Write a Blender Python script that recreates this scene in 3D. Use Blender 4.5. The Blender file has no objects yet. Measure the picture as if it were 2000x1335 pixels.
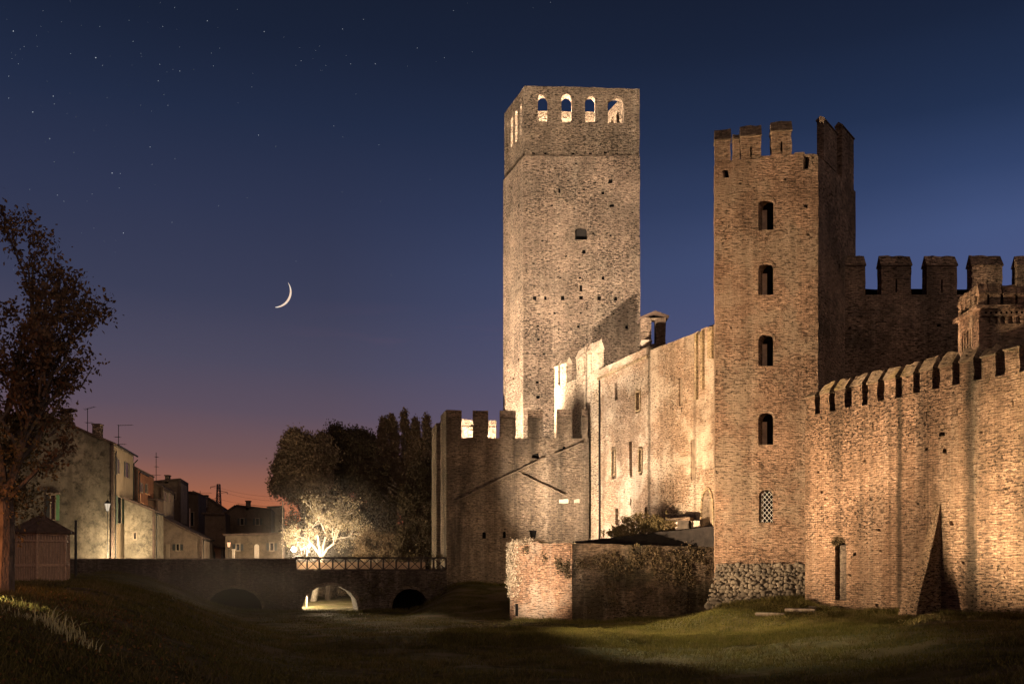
import bpy, bmesh, math, random
import numpy as np
from mathutils import Vector, Matrix
from mathutils.geometry import delaunay_2d_cdt

sc = bpy.context.scene
COL = sc.collection
F, CX, HY = 1800.0, 1000.0, 1100.0
R = random.Random(7)
NR = np.random.RandomState(11)

def srgb(h):
    h = h.lstrip('#')
    c = [int(h[i:i+2], 16)/255 for i in (0, 2, 4)]
    return tuple(x/12.92 if x <= .04045 else ((x+.055)/1.055)**2.4 for x in c)

def P(px, py, D):
    return Vector(((px-CX)/F*D, D, (HY-py)/F*D))

# ------------------------------------------------------------------ materials
class NT:
    def __init__(s, mat):
        s.m = mat; mat.use_nodes = True; s.t = mat.node_tree; s.t.nodes.clear()
    def n(s, typ, inp=None, **props):
        nd = s.t.nodes.new(typ)
        for k, v in props.items(): setattr(nd, k, v)
        for k, v in (inp or {}).items():
            s.put(nd.inputs[k], v)
        return nd
    def put(s, sock, v):
        if isinstance(v, bpy.types.NodeSocket): s.t.links.new(v, sock)
        elif isinstance(v, bpy.types.Node): s.t.links.new(v.outputs[0], sock)
        else:
            if isinstance(v, tuple) and len(v) == 3 and sock.type == 'RGBA': v = v+(1,)
            sock.default_value = v
    def math(s, op, a, b=0.0, c=0.0, clamp=False):
        nd = s.t.nodes.new('ShaderNodeMath'); nd.operation = op; nd.use_clamp = clamp
        s.put(nd.inputs[0], a); s.put(nd.inputs[1], b); s.put(nd.inputs[2], c)
        return nd.outputs[0]
    def mix(s, f, a, b, mode='MIX'):
        nd = s.t.nodes.new('ShaderNodeMix'); nd.data_type = 'RGBA'; nd.blend_type = mode
        s.put(nd.inputs[0], f); s.put(nd.inputs[6], a); s.put(nd.inputs[7], b)
        return nd.outputs[2]
    def mapr(s, v, a, b, c=0.0, d=1.0):
        nd = s.n('ShaderNodeMapRange', {'Value': v, 'From Min': a, 'From Max': b, 'To Min': c, 'To Max': d})
        return nd.outputs[0]
    def noise(s, vec, scale, detail=3.0, rough=.55, dist=0.0):
        return s.n('ShaderNodeTexNoise', {'Vector': vec, 'Scale': scale, 'Detail': detail, 'Roughness': rough, 'Distortion': dist}).outputs[0]
    def scalevec(s, vec, xyz):
        return s.n('ShaderNodeVectorMath', {0: vec, 1: xyz}, operation='MULTIPLY').outputs[0]
    def bsdf(s, col, rough=.9, bump=None, spec=.2, dist=.03, strength=1.0, **kw):
        b = s.n('ShaderNodeBsdfPrincipled', {'Base Color': col, 'Roughness': rough, 'Specular IOR Level': spec})
        for k, v in kw.items(): s.put(b.inputs[k.replace('_', ' ')], v)
        if bump is not None:
            bp = s.n('ShaderNodeBump', {'Height': bump, 'Distance': dist, 'Strength': strength})
            s.t.links.new(bp.outputs[0], b.inputs['Normal'])
        o = s.n('ShaderNodeOutputMaterial'); s.t.links.new(b.outputs[0], o.inputs[0])
        return b

MATS = {}
def brick_mat(name, c1, c2, mortar, pits=.3, stain=.5, bands=(), patch=None, patchamt=0.0, bump=1.0, row=.135, seed=0.0, chips=.45, lime=.35, msize=.02, moss=0.0, rubble=0.0):
    m = bpy.data.materials.new(name); t = NT(m)
    uv = t.n('ShaderNodeTexCoord').outputs['UV']
    uvs = t.n('ShaderNodeVectorMath', {0: uv, 1: (seed, seed*.7, 0)}, operation='ADD').outputs[0]
    nz = t.n('ShaderNodeTexNoise', {'Vector': uvs, 'Scale': 2.2, 'Detail': 2.0}).outputs[1]
    off = t.n('ShaderNodeVectorMath', {0: nz, 1: (.5, .5, .5)}, operation='SUBTRACT').outputs[0]
    off = t.n('ShaderNodeVectorMath', {0: off, 3: .2}, operation='SCALE').outputs[0]
    bv = t.n('ShaderNodeVectorMath', {0: uvs, 1: off}, operation='ADD').outputs[0]
    br = t.n('ShaderNodeTexBrick', {'Vector': bv, 'Color1': c1, 'Color2': c2, 'Mortar': mortar, 'Scale': 1.0,
             'Mortar Size': msize, 'Mortar Smooth': .4, 'Bias': 0.0, 'Brick Width': .34, 'Row Height': row})
    fine = t.noise(t.scalevec(uvs, (2.2, 10.5, 1)), 1.0, 6.0, .78)
    fine2 = t.noise(uvs, 4.6, 6.0, .75)
    big = t.noise(uvs, .16, 4.0, .6)
    vert = t.noise(t.scalevec(uvs, (.75, .07, 1)), 1.0, 4.0, .6)
    # broken bricks and weathered hollows
    area = t.mapr(t.noise(uvs, .23, 3.0), .38, .62)
    pit = t.noise(t.scalevec(uvs, (1.0, 1.7, 1)), 5.6, 2.0, .5)
    thr = t.math('SUBTRACT', .70, t.math('MULTIPLY', area, pits*.14))
    pitm = t.mapr(t.math('SUBTRACT', pit, thr), 0.0, .05)
    col = t.mix(t.mapr(big, .3, .7), br.outputs[0], t.n('ShaderNodeRGB').outputs[0])
    rgb = [x for x in t.t.nodes if x.type == 'RGB'][-1]; rgb.outputs[0].default_value = tuple(a*.5+b*.5 for a, b in zip(c2, mortar))+(1,)
    col = t.mix(.35, br.outputs[0], col)
    f = t.math('MULTIPLY', t.mapr(fine, .3, .7, .2, 1.85), t.mapr(fine2, .32, .68, .6, 1.4))
    f = t.math('MULTIPLY', f, t.mapr(t.noise(uvs, .33, 5.0, .7), .35, .65, .68, 1.25))
    fc = t.n('ShaderNodeCombineXYZ', {0: f, 1: f, 2: f}).outputs[0]
    col = t.mix(1.0, col, fc, 'MULTIPLY')
    if patch:
        pm = t.math('MULTIPLY', t.mapr(t.noise(uvs, .3, 5.0, .65), .47, .58), patchamt)
        col = t.mix(pm, col, patch)
    sm = t.math('MULTIPLY', t.mapr(vert, .47, .68), stain)
    for (u, w, s) in bands:
        sep = t.n('ShaderNodeSeparateXYZ', {0: uv})
        wob = t.math('MULTIPLY', t.math('SUBTRACT', t.noise(t.scalevec(uv, (1.2, .9, 1)), 1.0, 4.0), .5), w*1.3)
        d = t.math('ABSOLUTE', t.math('SUBTRACT', t.math('ADD', sep.outputs[0], wob), u))
        b = t.math('MULTIPLY', t.mapr(d, w*.25, w, 1.0, 0.0), t.mapr(fine2, .25, .5, .8*s, s))
        sm = t.math('MAXIMUM', sm, b)
    col = t.mix(sm, col, (.028, .024, .017))
    if moss:
        mm = t.math('MULTIPLY', t.mapr(t.noise(uvs, .5, 4.0), .55, .66), moss)
        col = t.mix(mm, col, (.22, .16, .03))
    rp = t.n('ShaderNodeTexVoronoi', {'Vector': t.scalevec(bv, (.22, .34, 1)), 'Scale': 1.0, 'Randomness': 1.0}).outputs['Color']
    rs = t.n('ShaderNodeSeparateXYZ', {0: rp}).outputs[0]
    col = t.mix(t.mapr(rs, .0, 1.0, .0, .34), col, tuple(x*.55 for x in c2))
    lv_ = t.noise(t.scalevec(uvs, (.9, .06, 1)), 1.0, 5.0, .65)
    lm = t.math('MULTIPLY', t.math('MULTIPLY', t.mapr(lv_, .5, .68), t.mapr(fine2, .35, .6)), lime)
    col = t.mix(lm, col, (.50, .40, .29))
    chn = t.noise(t.scalevec(uvs, (2.6, 8.6, 1)), 1.0, 3.0, .6)
    chm = t.mapr(t.math('ADD', chn, t.math('MULTIPLY', area, .06)), .585, .64)
    col = t.mix(t.math('MULTIPLY', chm, chips*1.4, clamp=True), col, (.035, .026, .018))  # chipped brick, with its small dark shadows painted into the colour
    col = t.mix(t.math('MULTIPLY', pitm, .88), col, (.012, .009, .006))
    h = t.math('MULTIPLY', br.outputs[1], -.35)
    h = t.math('ADD', h, t.math('MULTIPLY', fine, 1.5))
    h = t.math('ADD', h, t.math('MULTIPLY', fine2, 1.3))
    h = t.math('SUBTRACT', h, t.math('MULTIPLY', pitm, 1.2))
    h = t.math('SUBTRACT', h, t.math('MULTIPLY', chm, chips*1.2))
    t.bsdf(col, .92, h, .1, .075*bump, 1.0)
    MATS[name] = m
    return m

def plain(name, col, rough=.8, var=.35, scale=2.0, bump=.0, metal=0.0, spec=.25, stretch=(1, 1, 1), **kw):
    m = bpy.data.materials.new(name); t = NT(m)
    co = t.scalevec(t.n('ShaderNodeNewGeometry').outputs['Position'], stretch)
    nz = t.noise(co, scale, 5.0, .62)
    dark = tuple(x*(1-var) for x in col); lite = tuple(min(1, x*(1+var)) for x in col)
    c = t.mix(t.mapr(nz, .32, .68), dark, lite)
    t.bsdf(c, rough, t.noise(co, scale*4, 3.0) if bump else None, spec, bump or .01, 1.0, Metallic=metal, **kw)
    return m

def plaster(name, c, c2, dirt, low=0.0):
    m = bpy.data.materials.new(name); t = NT(m)
    p = t.n('ShaderNodeNewGeometry').outputs['Position']
    a = t.noise(p, .22, 8.0, .72); b = t.noise(p, 1.3, 8.0, .78)
    v = t.noise(t.scalevec(p, (1.2, 1.2, .12)), 1.0, 4.0)
    col = t.mix(t.mapr(a, .36, .62), c, c2)
    col = t.mix(t.math('MULTIPLY', t.mapr(b, .46, .64), dirt), col, tuple(x*.28 for x in c2))
    col = t.mix(t.math('MULTIPLY', t.mapr(v, .5, .72), dirt*.8), col, tuple(x*.4 for x in c))
    t.bsdf(col, .93, b, .1, .05, 1.0)
    return m

def leaf_mat(name, c1, c2, trans=.25):
    m = bpy.data.materials.new(name); t = NT(m)
    rnd = t.n('ShaderNodeNewGeometry').outputs['Random Per Island']
    nz = t.noise(t.n('ShaderNodeNewGeometry').outputs['Position'], .8, 3.0)
    col = t.mix(t.mapr(t.math('ADD', t.math('MULTIPLY', rnd, .6), t.math('MULTIPLY', nz, .5)), .2, .9), c1, c2)
    d = t.n('ShaderNodeBsdfDiffuse', {'Color': col}); tr = t.n('ShaderNodeBsdfTranslucent', {'Color': col})
    ms = t.n('ShaderNodeMixShader', {0: trans, 1: d.outputs[0], 2: tr.outputs[0]})
    o = t.n('ShaderNodeOutputMaterial', {0: ms.outputs[0]})
    return m

def emit_mat(name, col, s):
    m = bpy.data.materials.new(name); t = NT(m)
    e = t.n('ShaderNodeEmission', {'Color': col, 'Strength': s}); t.n('ShaderNodeOutputMaterial', {0: e.outputs[0]})
    return m

# ------------------------------------------------------------------ objects
def tag(o, label, cat, group=None, kind=None):
    if label: o['label'] = label
    if cat: o['category'] = cat
    if group: o['group'] = group
    if kind: o['kind'] = kind
    return o

def empty(name, loc, label, cat, group=None):
    o = bpy.data.objects.new(name, None); COL.objects.link(o)
    o.location = loc; o.empty_display_size = .5
    tag(o, label, cat, group)
    o['_w'] = list(loc)
    return o

def sub(name, loc, parent, label=None):
    o = bpy.data.objects.new(name, None); COL.objects.link(o); o.parent = parent; o.empty_display_size = .3
    o.location = Vector(loc)-Vector(parent['_w']); o['_w'] = list(loc)
    if label: o['label'] = label
    return o

def obj(name, verts, faces, mat, parent=None, uvs=None, base=None, smooth=False, mats=None, fm=None):
    """verts in world space; parts are stored relative to their parent, things relative to their own base"""
    me = bpy.data.meshes.new(name)
    if parent is not None: org = Vector(parent['_w'])
    else:
        if base is None:
            a = np.array([tuple(v) for v in verts]); base = ((a[:, 0].min()+a[:, 0].max())/2, (a[:, 1].min()+a[:, 1].max())/2, a[:, 2].min())
        org = Vector(base)
    me.from_pydata([Vector(v)-org for v in verts], [], faces)
    me.materials.append(mat)
    for x in (mats or []): me.materials.append(x)
    if uvs is not None:
        ul = me.uv_layers.new(name='UVMap'); k = 0
        for f in uvs:
            for q in f: ul.data[k].uv = q; k += 1
    if fm:
        for i, x in enumerate(fm): me.polygons[i].material_index = x
    if smooth:
        for p in me.polygons: p.use_smooth = True
    o = bpy.data.objects.new(name, me); COL.objects.link(o)
    if parent is not None: o.parent = parent; o['_w'] = list(org)
    else: o.location = org; o['_w'] = list(org)
    return o

def fixn(o):
    bm = bmesh.new(); bm.from_mesh(o.data); bmesh.ops.recalc_face_normals(bm, faces=bm.faces); bm.to_mesh(o.data); bm.free()
    return o

class Wall:
    """vertical plane through two ground points; u runs along it, w goes into it"""
    def __init__(s, a, b, inside=None):
        s.a = Vector(a[:2]); d = Vector(b[:2])-s.a; s.L = d.length; s.d = d/s.L
        n = Vector((-s.d.y, s.d.x))
        ref = (Vector(inside[:2])-s.a) if inside is not None else (s.a+s.d*s.L*.5)
        s.n = n if n.dot(ref) > 0 else -n
    def u(s, px):
        r = Vector(((px-CX)/F, 1.0)); det = s.d.x*r.y-s.d.y*r.x
        return (r.x*s.a.y-r.y*s.a.x)/det
    def D(s, px): return s.a.y+s.d.y*s.u(px)
    def z(s, px, py): return (HY-py)/F*s.D(px)
    def uz(s, px, py): return (s.u(px), s.z(px, py))
    def pt(s, u, z, w=0.0):
        q = s.a+s.d*u+s.n*w
        return Vector((q.x, q.y, z))

def pxwall(p0, D0, p1, D1, inside=None):
    return Wall(((p0-CX)/F*D0, D0), ((p1-CX)/F*D1, D1), inside)

def rough(poly, step=.5, amp=.04, rnd=R, closed=True):
    out = []
    n = len(poly)
    for i in range(n if closed else n-1):
        a = Vector(poly[i]); b = Vector(poly[(i+1) % n]); L = (b-a).length
        k = max(1, int(L/step)); t = (b-a)/max(L, 1e-6); nn = Vector((-t.y, t.x))
        for j in range(k):
            p = a+(b-a)*(j/k)
            if j > 0: p += nn*rnd.uniform(-amp, amp)
            out.append((p.x, p.y))
    return out

def inside_poly(p, poly):
    x, y = p; c = False; n = len(poly); j = n-1
    for i in range(n):
        xi, yi = poly[i]; xj, yj = poly[j]
        if (yi > y) != (yj > y) and x < (xj-xi)*(y-yi)/(yj-yi)+xi: c = not c
        j = i
    return c

def prism(name, W, outline, holes, thick, mat, parent=None, w0=0.0, batter=None, backmat=None, shear=0.0):
    """solid slab with the outline in (u,z); holes = [(poly, depth or None for a through hole)]"""
    pts = [Vector(p) for p in outline]; faces = [list(range(len(outline)))]
    for h, dpt in holes:
        k = len(pts); pts += [Vector(p) for p in h]; faces.append(list(range(k, k+len(h))))
    vs, es, fs, *_ = delaunay_2d_cdt(pts, [], faces, 1, 1e-4)
    V, FA, UV, FM = [], [], [], []
    cache = {}
    def vert(i, w):
        k = (i, round(w, 4))
        if k not in cache:
            u, z = vs[i]; ww = w
            if batter and w <= w0+1e-6: ww = w-batter(u, z)
            if shear and w0+1e-6 < w < w0+thick-1e-6: u += shear*(w-w0)
            cache[k] = len(V); V.append(W.pt(u, z, ww))
        return cache[k]
    kind = []
    for f in fs:
        c = ((vs[f[0]].x+vs[f[1]].x+vs[f[2]].x)/3, (vs[f[0]].y+vs[f[1]].y+vs[f[2]].y)/3)
        kd = 0.0
        if not inside_poly(c, outline): kd = -1
        else:
            for h, dpt in holes:
                if inside_poly(c, h): kd = -1 if dpt is None else dpt; break
        kind.append(kd)
    edges = {}
    for f, kd in zip(fs, kind):
        if kd == -1: continue
        d = w0+kd
        FA.append([vert(i, d) for i in f]); UV.append([tuple(vs[i]) for i in f]); FM.append(1 if kd > 0 and backmat else 0)
        FA.append([vert(i, w0+thick) for i in f][::-1]); UV.append([tuple(vs[i]) for i in f][::-1]); FM.append(0)
        for a, b in ((0, 1), (1, 2), (2, 0)):
            edges.setdefault(tuple(sorted((f[a], f[b]))), []).append(kd)
    for (a, b), ks in edges.items():
        if len(ks) == 1: d0, d1 = w0+ks[0], w0+thick
        elif ks[0] != ks[1]: d0, d1 = w0+min(ks), w0+max(ks)
        else: continue
        FA.append([vert(a, d0), vert(b, d0), vert(b, d1), vert(a, d1)]); FM.append(0)
        A, B = vs[a], vs[b]
        if abs(A.y-B.y) > abs(A.x-B.x): UV.append([(A.x+d0, A.y), (B.x+d0, B.y), (B.x+d1, B.y), (A.x+d1, A.y)])
        else: UV.append([(A.x, A.y+d0), (B.x, B.y+d0), (B.x, B.y+d1), (A.x, A.y+d1)])
    o = obj(name, V, FA, mat, parent, UV, mats=[backmat] if backmat else None, fm=FM)
    return fixn(o)

def box(name, W, u0, u1, z0, z1, w0, w1, mat, parent=None, tilt=0.0, base=None):
    c = [(u0, z0), (u1, z0), (u1, z1), (u0, z1)]
    V = [W.pt(u, z, w) for w in (w0, w1) for u, z in c]
    FA = [[0, 1, 2, 3], [7, 6, 5, 4], [0, 4, 5, 1], [1, 5, 6, 2], [2, 6, 7, 3], [3, 7, 4, 0]]
    UV = [[(u, z) for u, z in c], [(c[i][0], c[i][1]) for i in (3, 2, 1, 0)],
          [(u0, z0+w0), (u0, z0+w1), (u1, z0+w1), (u1, z0+w0)], [(u1+w0, z0), (u1+w1, z0), (u1+w1, z1), (u1+w0, z1)],
          [(u1, z1+w0), (u1, z1+w1), (u0, z1+w1), (u0, z1+w0)], [(u0+w0, z1), (u0+w1, z1), (u0+w1, z0), (u0+w0, z0)]]
    return fixn(obj(name, V, FA, mat, parent, UV, base=base))

def arch(W, pl, pr, pt, pb, seg=8, pointed=False, rise=None):
    """arched opening outline from pixel extents"""
    u0, u1 = W.u(pl), W.u(pr); pm = (pl+pr)/2
    z1, z0 = W.z(pm, pt), W.z(pm, pb); r = abs(u1-u0)/2; rr = rise if rise else r
    rr = min(rr, (z1-z0)*.6); out = [(u0, z0), (u1, z0)]
    zc = z1-rr; um = (u0+u1)/2; s = 1 if u1 > u0 else -1
    for k in range(seg+1):
        a = math.pi*k/seg
        out.append((um+s*r*math.cos(a), zc+rr*math.sin(a)))
    return out

def rect(W, pl, pr, pt, pb):
    pm = (pl+pr)/2
    return [(W.u(pl), W.z(pm, pb)), (W.u(pr), W.z(pm, pb)), (W.u(pr), W.z(pm, pt)), (W.u(pl), W.z(pm, pt))]

def tubes(name, segs, mat, parent=None, sides=5, base=None, smooth=True):
    V, FA = [], []
    for p0, p1, r0, r1 in segs:
        p0, p1 = Vector(p0), Vector(p1); d = (p1-p0)
        if d.length < 1e-5: continue
        d.normalize(); a = d.orthogonal().normalized(); b = d.cross(a); k = len(V)
        for p, r in ((p0, r0), (p1, r1)):
            for i in range(sides):
                t = 2*math.pi*i/sides; V.append(p+a*math.cos(t)*r+b*math.sin(t)*r)
        for i in range(sides):
            j = (i+1) % sides; FA.append([k+i, k+j, k+sides+j, k+sides+i])
        FA.append([k+i for i in range(sides)][::-1]); FA.append([k+sides+i for i in range(sides)])
    return obj(name, V, FA, mat, parent, base=base, smooth=False)

def np_mesh(name, V, FA, mat, parent=None, base=None):
    """V (n,3) world, FA (m,k)"""
    org = np.array(parent['_w'] if parent is not None else (base if base is not None else (0, 0, 0)))
    me = bpy.data.meshes.new(name); n, k = FA.shape
    me.vertices.add(len(V)); me.vertices.foreach_set('co', (V-org).astype(np.float32).ravel())
    me.loops.add(n*k); me.loops.foreach_set('vertex_index', FA.astype(np.int32).ravel())
    me.polygons.add(n); me.polygons.foreach_set('loop_start', np.arange(0, n*k, k, dtype=np.int32))
    me.update(calc_edges=True); me.materials.append(mat)
    o = bpy.data.objects.new(name, me); COL.objects.link(o)
    if parent is not None: o.parent = parent
    else: o.location = org
    o['_w'] = list(map(float, org))
    return o

def leaves(name, pts, size, mat, parent=None, droop=0.0, base=None, aspect=.6):
    n = len(pts); a = NR.normal(size=(n, 3)); a[:, 2] -= droop; a /= np.linalg.norm(a, axis=1)[:, None]
    b = np.cross(a, NR.normal(size=(n, 3))); b /= np.linalg.norm(b, axis=1)[:, None]
    s = (size*NR.uniform(.55, 1.35, n))[:, None]
    V = np.stack([pts, pts+a*s*.5+b*s*aspect*.5, pts+a*s, pts+a*s*.5-b*s*aspect*.5], 1).reshape(-1, 3)
    FA = np.arange(4*n).reshape(n, 4)
    return np_mesh(name, V, FA, mat, parent, base)

def crown_pts(ells, per, clumps, spread, shell=.55):
    """leaf positions in clumps over ellipsoids (cx,cy,cz,rx,ry,rz)"""
    out = []
    for (cx, cy, cz, rx, ry, rz) in ells:
        d = NR.normal(size=(clumps, 3)); d /= np.linalg.norm(d, axis=1)[:, None]
        r = NR.uniform(shell, 1.0, clumps)[:, None]**.8
        # lumpy outline
        l = 1+.22*np.sin(d[:, 0:1]*6+cx)+.2*np.sin(d[:, 2:3]*7+cz)+.16*NR.normal(size=(clumps, 1))
        c = np.array([cx, cy, cz])+d*r*l*np.array([rx, ry, rz])
        q = np.repeat(c, per, 0)+NR.normal(size=(clumps*per, 3))*spread*NR.uniform(.5, 1.3, (clumps, 1)).repeat(per, 0)
        out.append(q)
    return np.concatenate(out)

def grow(p, d, L, r, lvl, rnd, segs, tips, spread=.55, up=.15, kids=3, shrink=.72, wig=.12):
    n = 3; q = Vector(p); dd = Vector(d).normalized()
    for i in range(n):
        dd = (dd+Vector((rnd.uniform(-wig, wig), rnd.uniform(-wig, wig), rnd.uniform(-wig, wig)+up*.15))).normalized()
        q2 = q+dd*L/n; r2 = r*(1-.13)
        segs.append((q, q2, r, r2)); q = q2; r = r2
        if lvl <= 1: tips.append(q)
        if lvl > 0 and i > 0:
            sd = (dd+Vector((rnd.uniform(-1, 1), rnd.uniform(-1, 1), rnd.uniform(-.4, .8)))*spread*1.3).normalized()
            grow(q, sd, L*shrink*rnd.uniform(.6, .95), r*.55, lvl-1, rnd, segs, tips, spread, up, kids, shrink, wig)
    if lvl <= 0: tips.append(q); return
    for k in range(kids-1):
        a = rnd.uniform(0, 6.28); o = Vector((math.cos(a), math.sin(a), rnd.uniform(-.2, .6)))
        grow(q, (dd+o*spread).normalized(), L*shrink*rnd.uniform(.75, 1.1), r*.72, lvl-1, rnd, segs, tips, spread, up, kids, shrink, wig)

# ------------------------------------------------------------------ material library
BR = dict
M_keep = brick_mat('keep_brick', (.36, .26, .18), (.23, .16, .11), (.16, .12, .085), pits=1.0, stain=.22, bump=3.0, chips=.8, seed=3.1, patch=(.10, .085, .06), patchamt=.35)
M_keepup = brick_mat('keep_brick_weathered', (.35, .255, .175), (.23, .165, .11), (.15, .115, .08), pits=1.0, stain=.35, bump=3.0, chips=.85, seed=9.1, patch=(.09, .075, .055), patchamt=.5)
M_mid = brick_mat('tower_brick', (.43, .275, .175), (.30, .185, .115), (.16, .11, .075), pits=.7, stain=.38, bump=1.7, seed=17.3, patch=(.31, .235, .16), patchamt=.75, row=.108)
M_midcap = brick_mat('merlon_brick', (.27, .17, .10), (.19, .115, .07), (.26, .2, .14), pits=.3, stain=.2, bump=.8, seed=5.7)
M_cap = brick_mat('cap_brick', (.30, .22, .14), (.22, .16, .1), (.2, .15, .1), pits=.3, stain=.15, bump=.8, seed=21.3, moss=.3)
M_gate = brick_mat('gate_brick', (.235, .17, .11), (.15, .108, .072), (.27, .21, .15), pits=.35, stain=.75, bump=1.0, seed=31.0, patch=(.10, .08, .06), patchamt=.6)
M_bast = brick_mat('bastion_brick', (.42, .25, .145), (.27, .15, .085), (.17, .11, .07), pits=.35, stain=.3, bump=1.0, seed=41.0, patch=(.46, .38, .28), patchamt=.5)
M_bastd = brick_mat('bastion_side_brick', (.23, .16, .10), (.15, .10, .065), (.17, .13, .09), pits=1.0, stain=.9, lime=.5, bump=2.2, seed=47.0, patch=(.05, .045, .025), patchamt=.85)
M_bridge = brick_mat('bridge_brick', (.13, .10, .07), (.08, .06, .045), (.11, .09, .07), pits=.4, stain=.5, bump=1.2, seed=57.0)
M_back = brick_mat('back_brick', (.40, .28, .185), (.25, .17, .115), (.14, .1, .075), pits=.6, stain=.4, chips=.6, bump=1.3, seed=63.0, patch=(.05, .045, .035), patchamt=.6)
M_tur = brick_mat('turret_brick', (.34, .2, .12), (.22, .13, .08), (.3, .22, .15), pits=.5, stain=.35, bump=1.1, seed=73.0, patch=(.10, .08, .05), patchamt=.6)
M_dark = plain('deep_shadow', (.008, .007, .006), .95, .4, spec=.02)  # near-black standing in for shade inside holes, gaps and doorways
M_stone = plain('plinth_stone', (.17, .135, .1), .9, .45, 3.0, bump=.03)
M_tile = plain('roof_tile', (.07, .045, .032), .85, .4, 3.0, bump=.04)
M_rail = plain('rail_timber', (.035, .024, .018), .8, .3, 4.0, bump=.01)
M_wood = plain('kiosk_timber', (.27, .185, .125), .75, .35, 3.0, bump=.015, stretch=(6, 6, .5))
M_wood2 = plain('kiosk_frame_timber', (.33, .22, .145), .75, .3, 3.0, bump=.01, stretch=(3, 3, 3))
M_iron = plain('dark_iron', (.03, .028, .026), .5, .2, 5.0, metal=.6)
M_grille = plain('pale_grille_iron', (.42, .4, .36), .6, .2, 5.0)
M_bark = plain('bark', (.10, .075, .055), .95, .5, 4.0, bump=.04, stretch=(1, 1, .4))
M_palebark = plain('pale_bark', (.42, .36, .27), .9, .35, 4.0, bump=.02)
M_white = plaster('pale_render', (.5, .42, .33), (.4, .32, .24), .4)

# ------------------------------------------------------------------ ground
def sm(t):
    t = np.clip(t, 0, 1); return t*t*(3-2*t)
def gh(x, y):
    x = np.asarray(x, float); y = np.asarray(y, float)
    c = np.interp(y, [-20, 0, 25, 50, 56, 61, 76, 120], [-6, -9, -14, -22.5, -26, -28.2, -33, -45])
    w = np.interp(y, [0, 25, 60, 76], [8, 10, 12, 12])
    zc = np.interp(y, [0, 25, 60, 80, 120], [-1.3, -.95, -1.12, -.75, -.7])
    t = (x-c)/w
    z = zc+(-4-zc)*sm(t)
    z = z+.25*sm(-t*.5)
    near = -1.75-2.3*sm((y-1)/25)
    z = np.maximum(z, near)
    z = z+.5*np.exp(-((y-46-1.2*np.sin(x*.12))/2.6)**2)*sm((x+13)/7)*(1-sm((x-4)/7))  # made-up crest, shaped to keep floodlight off the near bank
    z = z+1.45*sm((x-8-.12*(y-45))/15)*(1-sm((y-78)/6))
    z = z+2.2*sm((y-66)/12)*sm((x+9)/5)*(1-sm((x-11)/5))
    z = z+1.1*np.exp(-(((x-15)/6)**2+((y-57.5)/4)**2))
    z = np.where(y > 80, np.maximum(z, -4+3.4*sm((x+8.5)/3)*sm((y-80)/2)), z)
    z = np.maximum(z, -4+3.2*sm((y-118)/14))
    z = z+.07*np.sin(x*.9+y*.35)*np.sin(y*.7-x*.2)+.05*np.sin(x*2.1+1)*np.sin(y*1.7)
    far = sm((np.hypot(x, y)-170)/60)
    return z*(1-far)-1.0*far
def gz(x, y): return float(gh(x, y))

def axis(lo, hi, st, ext):
    a = list(np.arange(lo, hi+1e-6, st)); s = st
    while a[-1] < ext: s *= 1.25; a.append(a[-1]+s)
    s = st
    while a[0] > -ext: s *= 1.25; a.insert(0, a[0]-s)
    return np.array(a)
xs = axis(-50, 45, .5, 2500); ys = axis(-8, 130, .5, 2500)
X, Y = np.meshgrid(xs, ys); Z = gh(X, Y)
VV = np.stack([X.ravel(), Y.ravel(), Z.ravel()], 1); nx = len(xs)
idx = (np.arange(len(ys)-1)[:, None]*nx+np.arange(nx-1)[None, :]).ravel()
FF = np.stack([idx, idx+1, idx+nx+1, idx+nx], 1)
mg = bpy.data.materials.new('moat_lawn'); t = NT(mg)
p = t.n('ShaderNodeNewGeometry').outputs['Position']
a1 = t.noise(p, .35, 5.0, .65); a2 = t.noise(p, 4.0, 6.0, .75); a3 = t.noise(t.scalevec(p, (1, 3, 1)), .25, 3.0)
cg = t.mix(t.mapr(a1, .38, .62), (.045, .042, .013), (.10, .08, .034))
cg = t.mix(t.math('MULTIPLY', t.mapr(a2, .45, .7), .7), cg, (.022, .019, .009))
cg = t.mix(t.math('MULTIPLY', t.mapr(a3, .5, .58), .75), cg, (.125, .095, .06))
t.bsdf(cg, .95, t.math('ADD', a2, t.noise(p, 12.0, 4.0, .7)), .05, .14, 1.0)
ground = np_mesh('ground', VV, FF, mg); tag(ground, 'dark grassy floor and banks of the dry moat', None, kind='structure')
for q in ground.data.polygons: q.use_smooth = True

# grass blades on the parts of the moat one can see
def blades(name, x, y, h, wd, mat, lean=.5):
    n = len(x); z = gh(x, y)-.02; a = NR.uniform(0, 6.283, n); hh = h*NR.uniform(.5, 1.4, n)
    dx, dy = np.cos(a)*wd, np.sin(a)*wd; l = NR.normal(size=(n, 2))*lean*hh[:, None]
    V = np.stack([np.stack([x-dx, y-dy, z], 1), np.stack([x+dx, y+dy, z], 1), np.stack([x+l[:, 0], y+l[:, 1], z+hh], 1)], 1).reshape(-1, 3)
    return np_mesh(name, V, np.arange(3*n).reshape(n, 3), mat)
n = 230000
gy = 14+60*NR.uniform(0, 1, n)**1.25; gx = NR.uniform(-.62, .62, n)*gy*1.0
k = np.sin(gx*.8+gy*.5)+np.sin(gx*.31-gy*1.1)+NR.normal(size=n)*.8 > -.6
gx, gy = gx[k], gy[k]
mgr = leaf_mat('grass_blade', (.05, .048, .014), (.16, .13, .045), .3)
g = blades('grass', np.concatenate([gx, NR.uniform(-4, 26, 90000)]), np.concatenate([gy, NR.uniform(43, 57, 90000)]), .14, .02, mgr); tag(g, 'short dark grass covering the moat floor and its banks', 'grass', kind='stuff')
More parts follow.
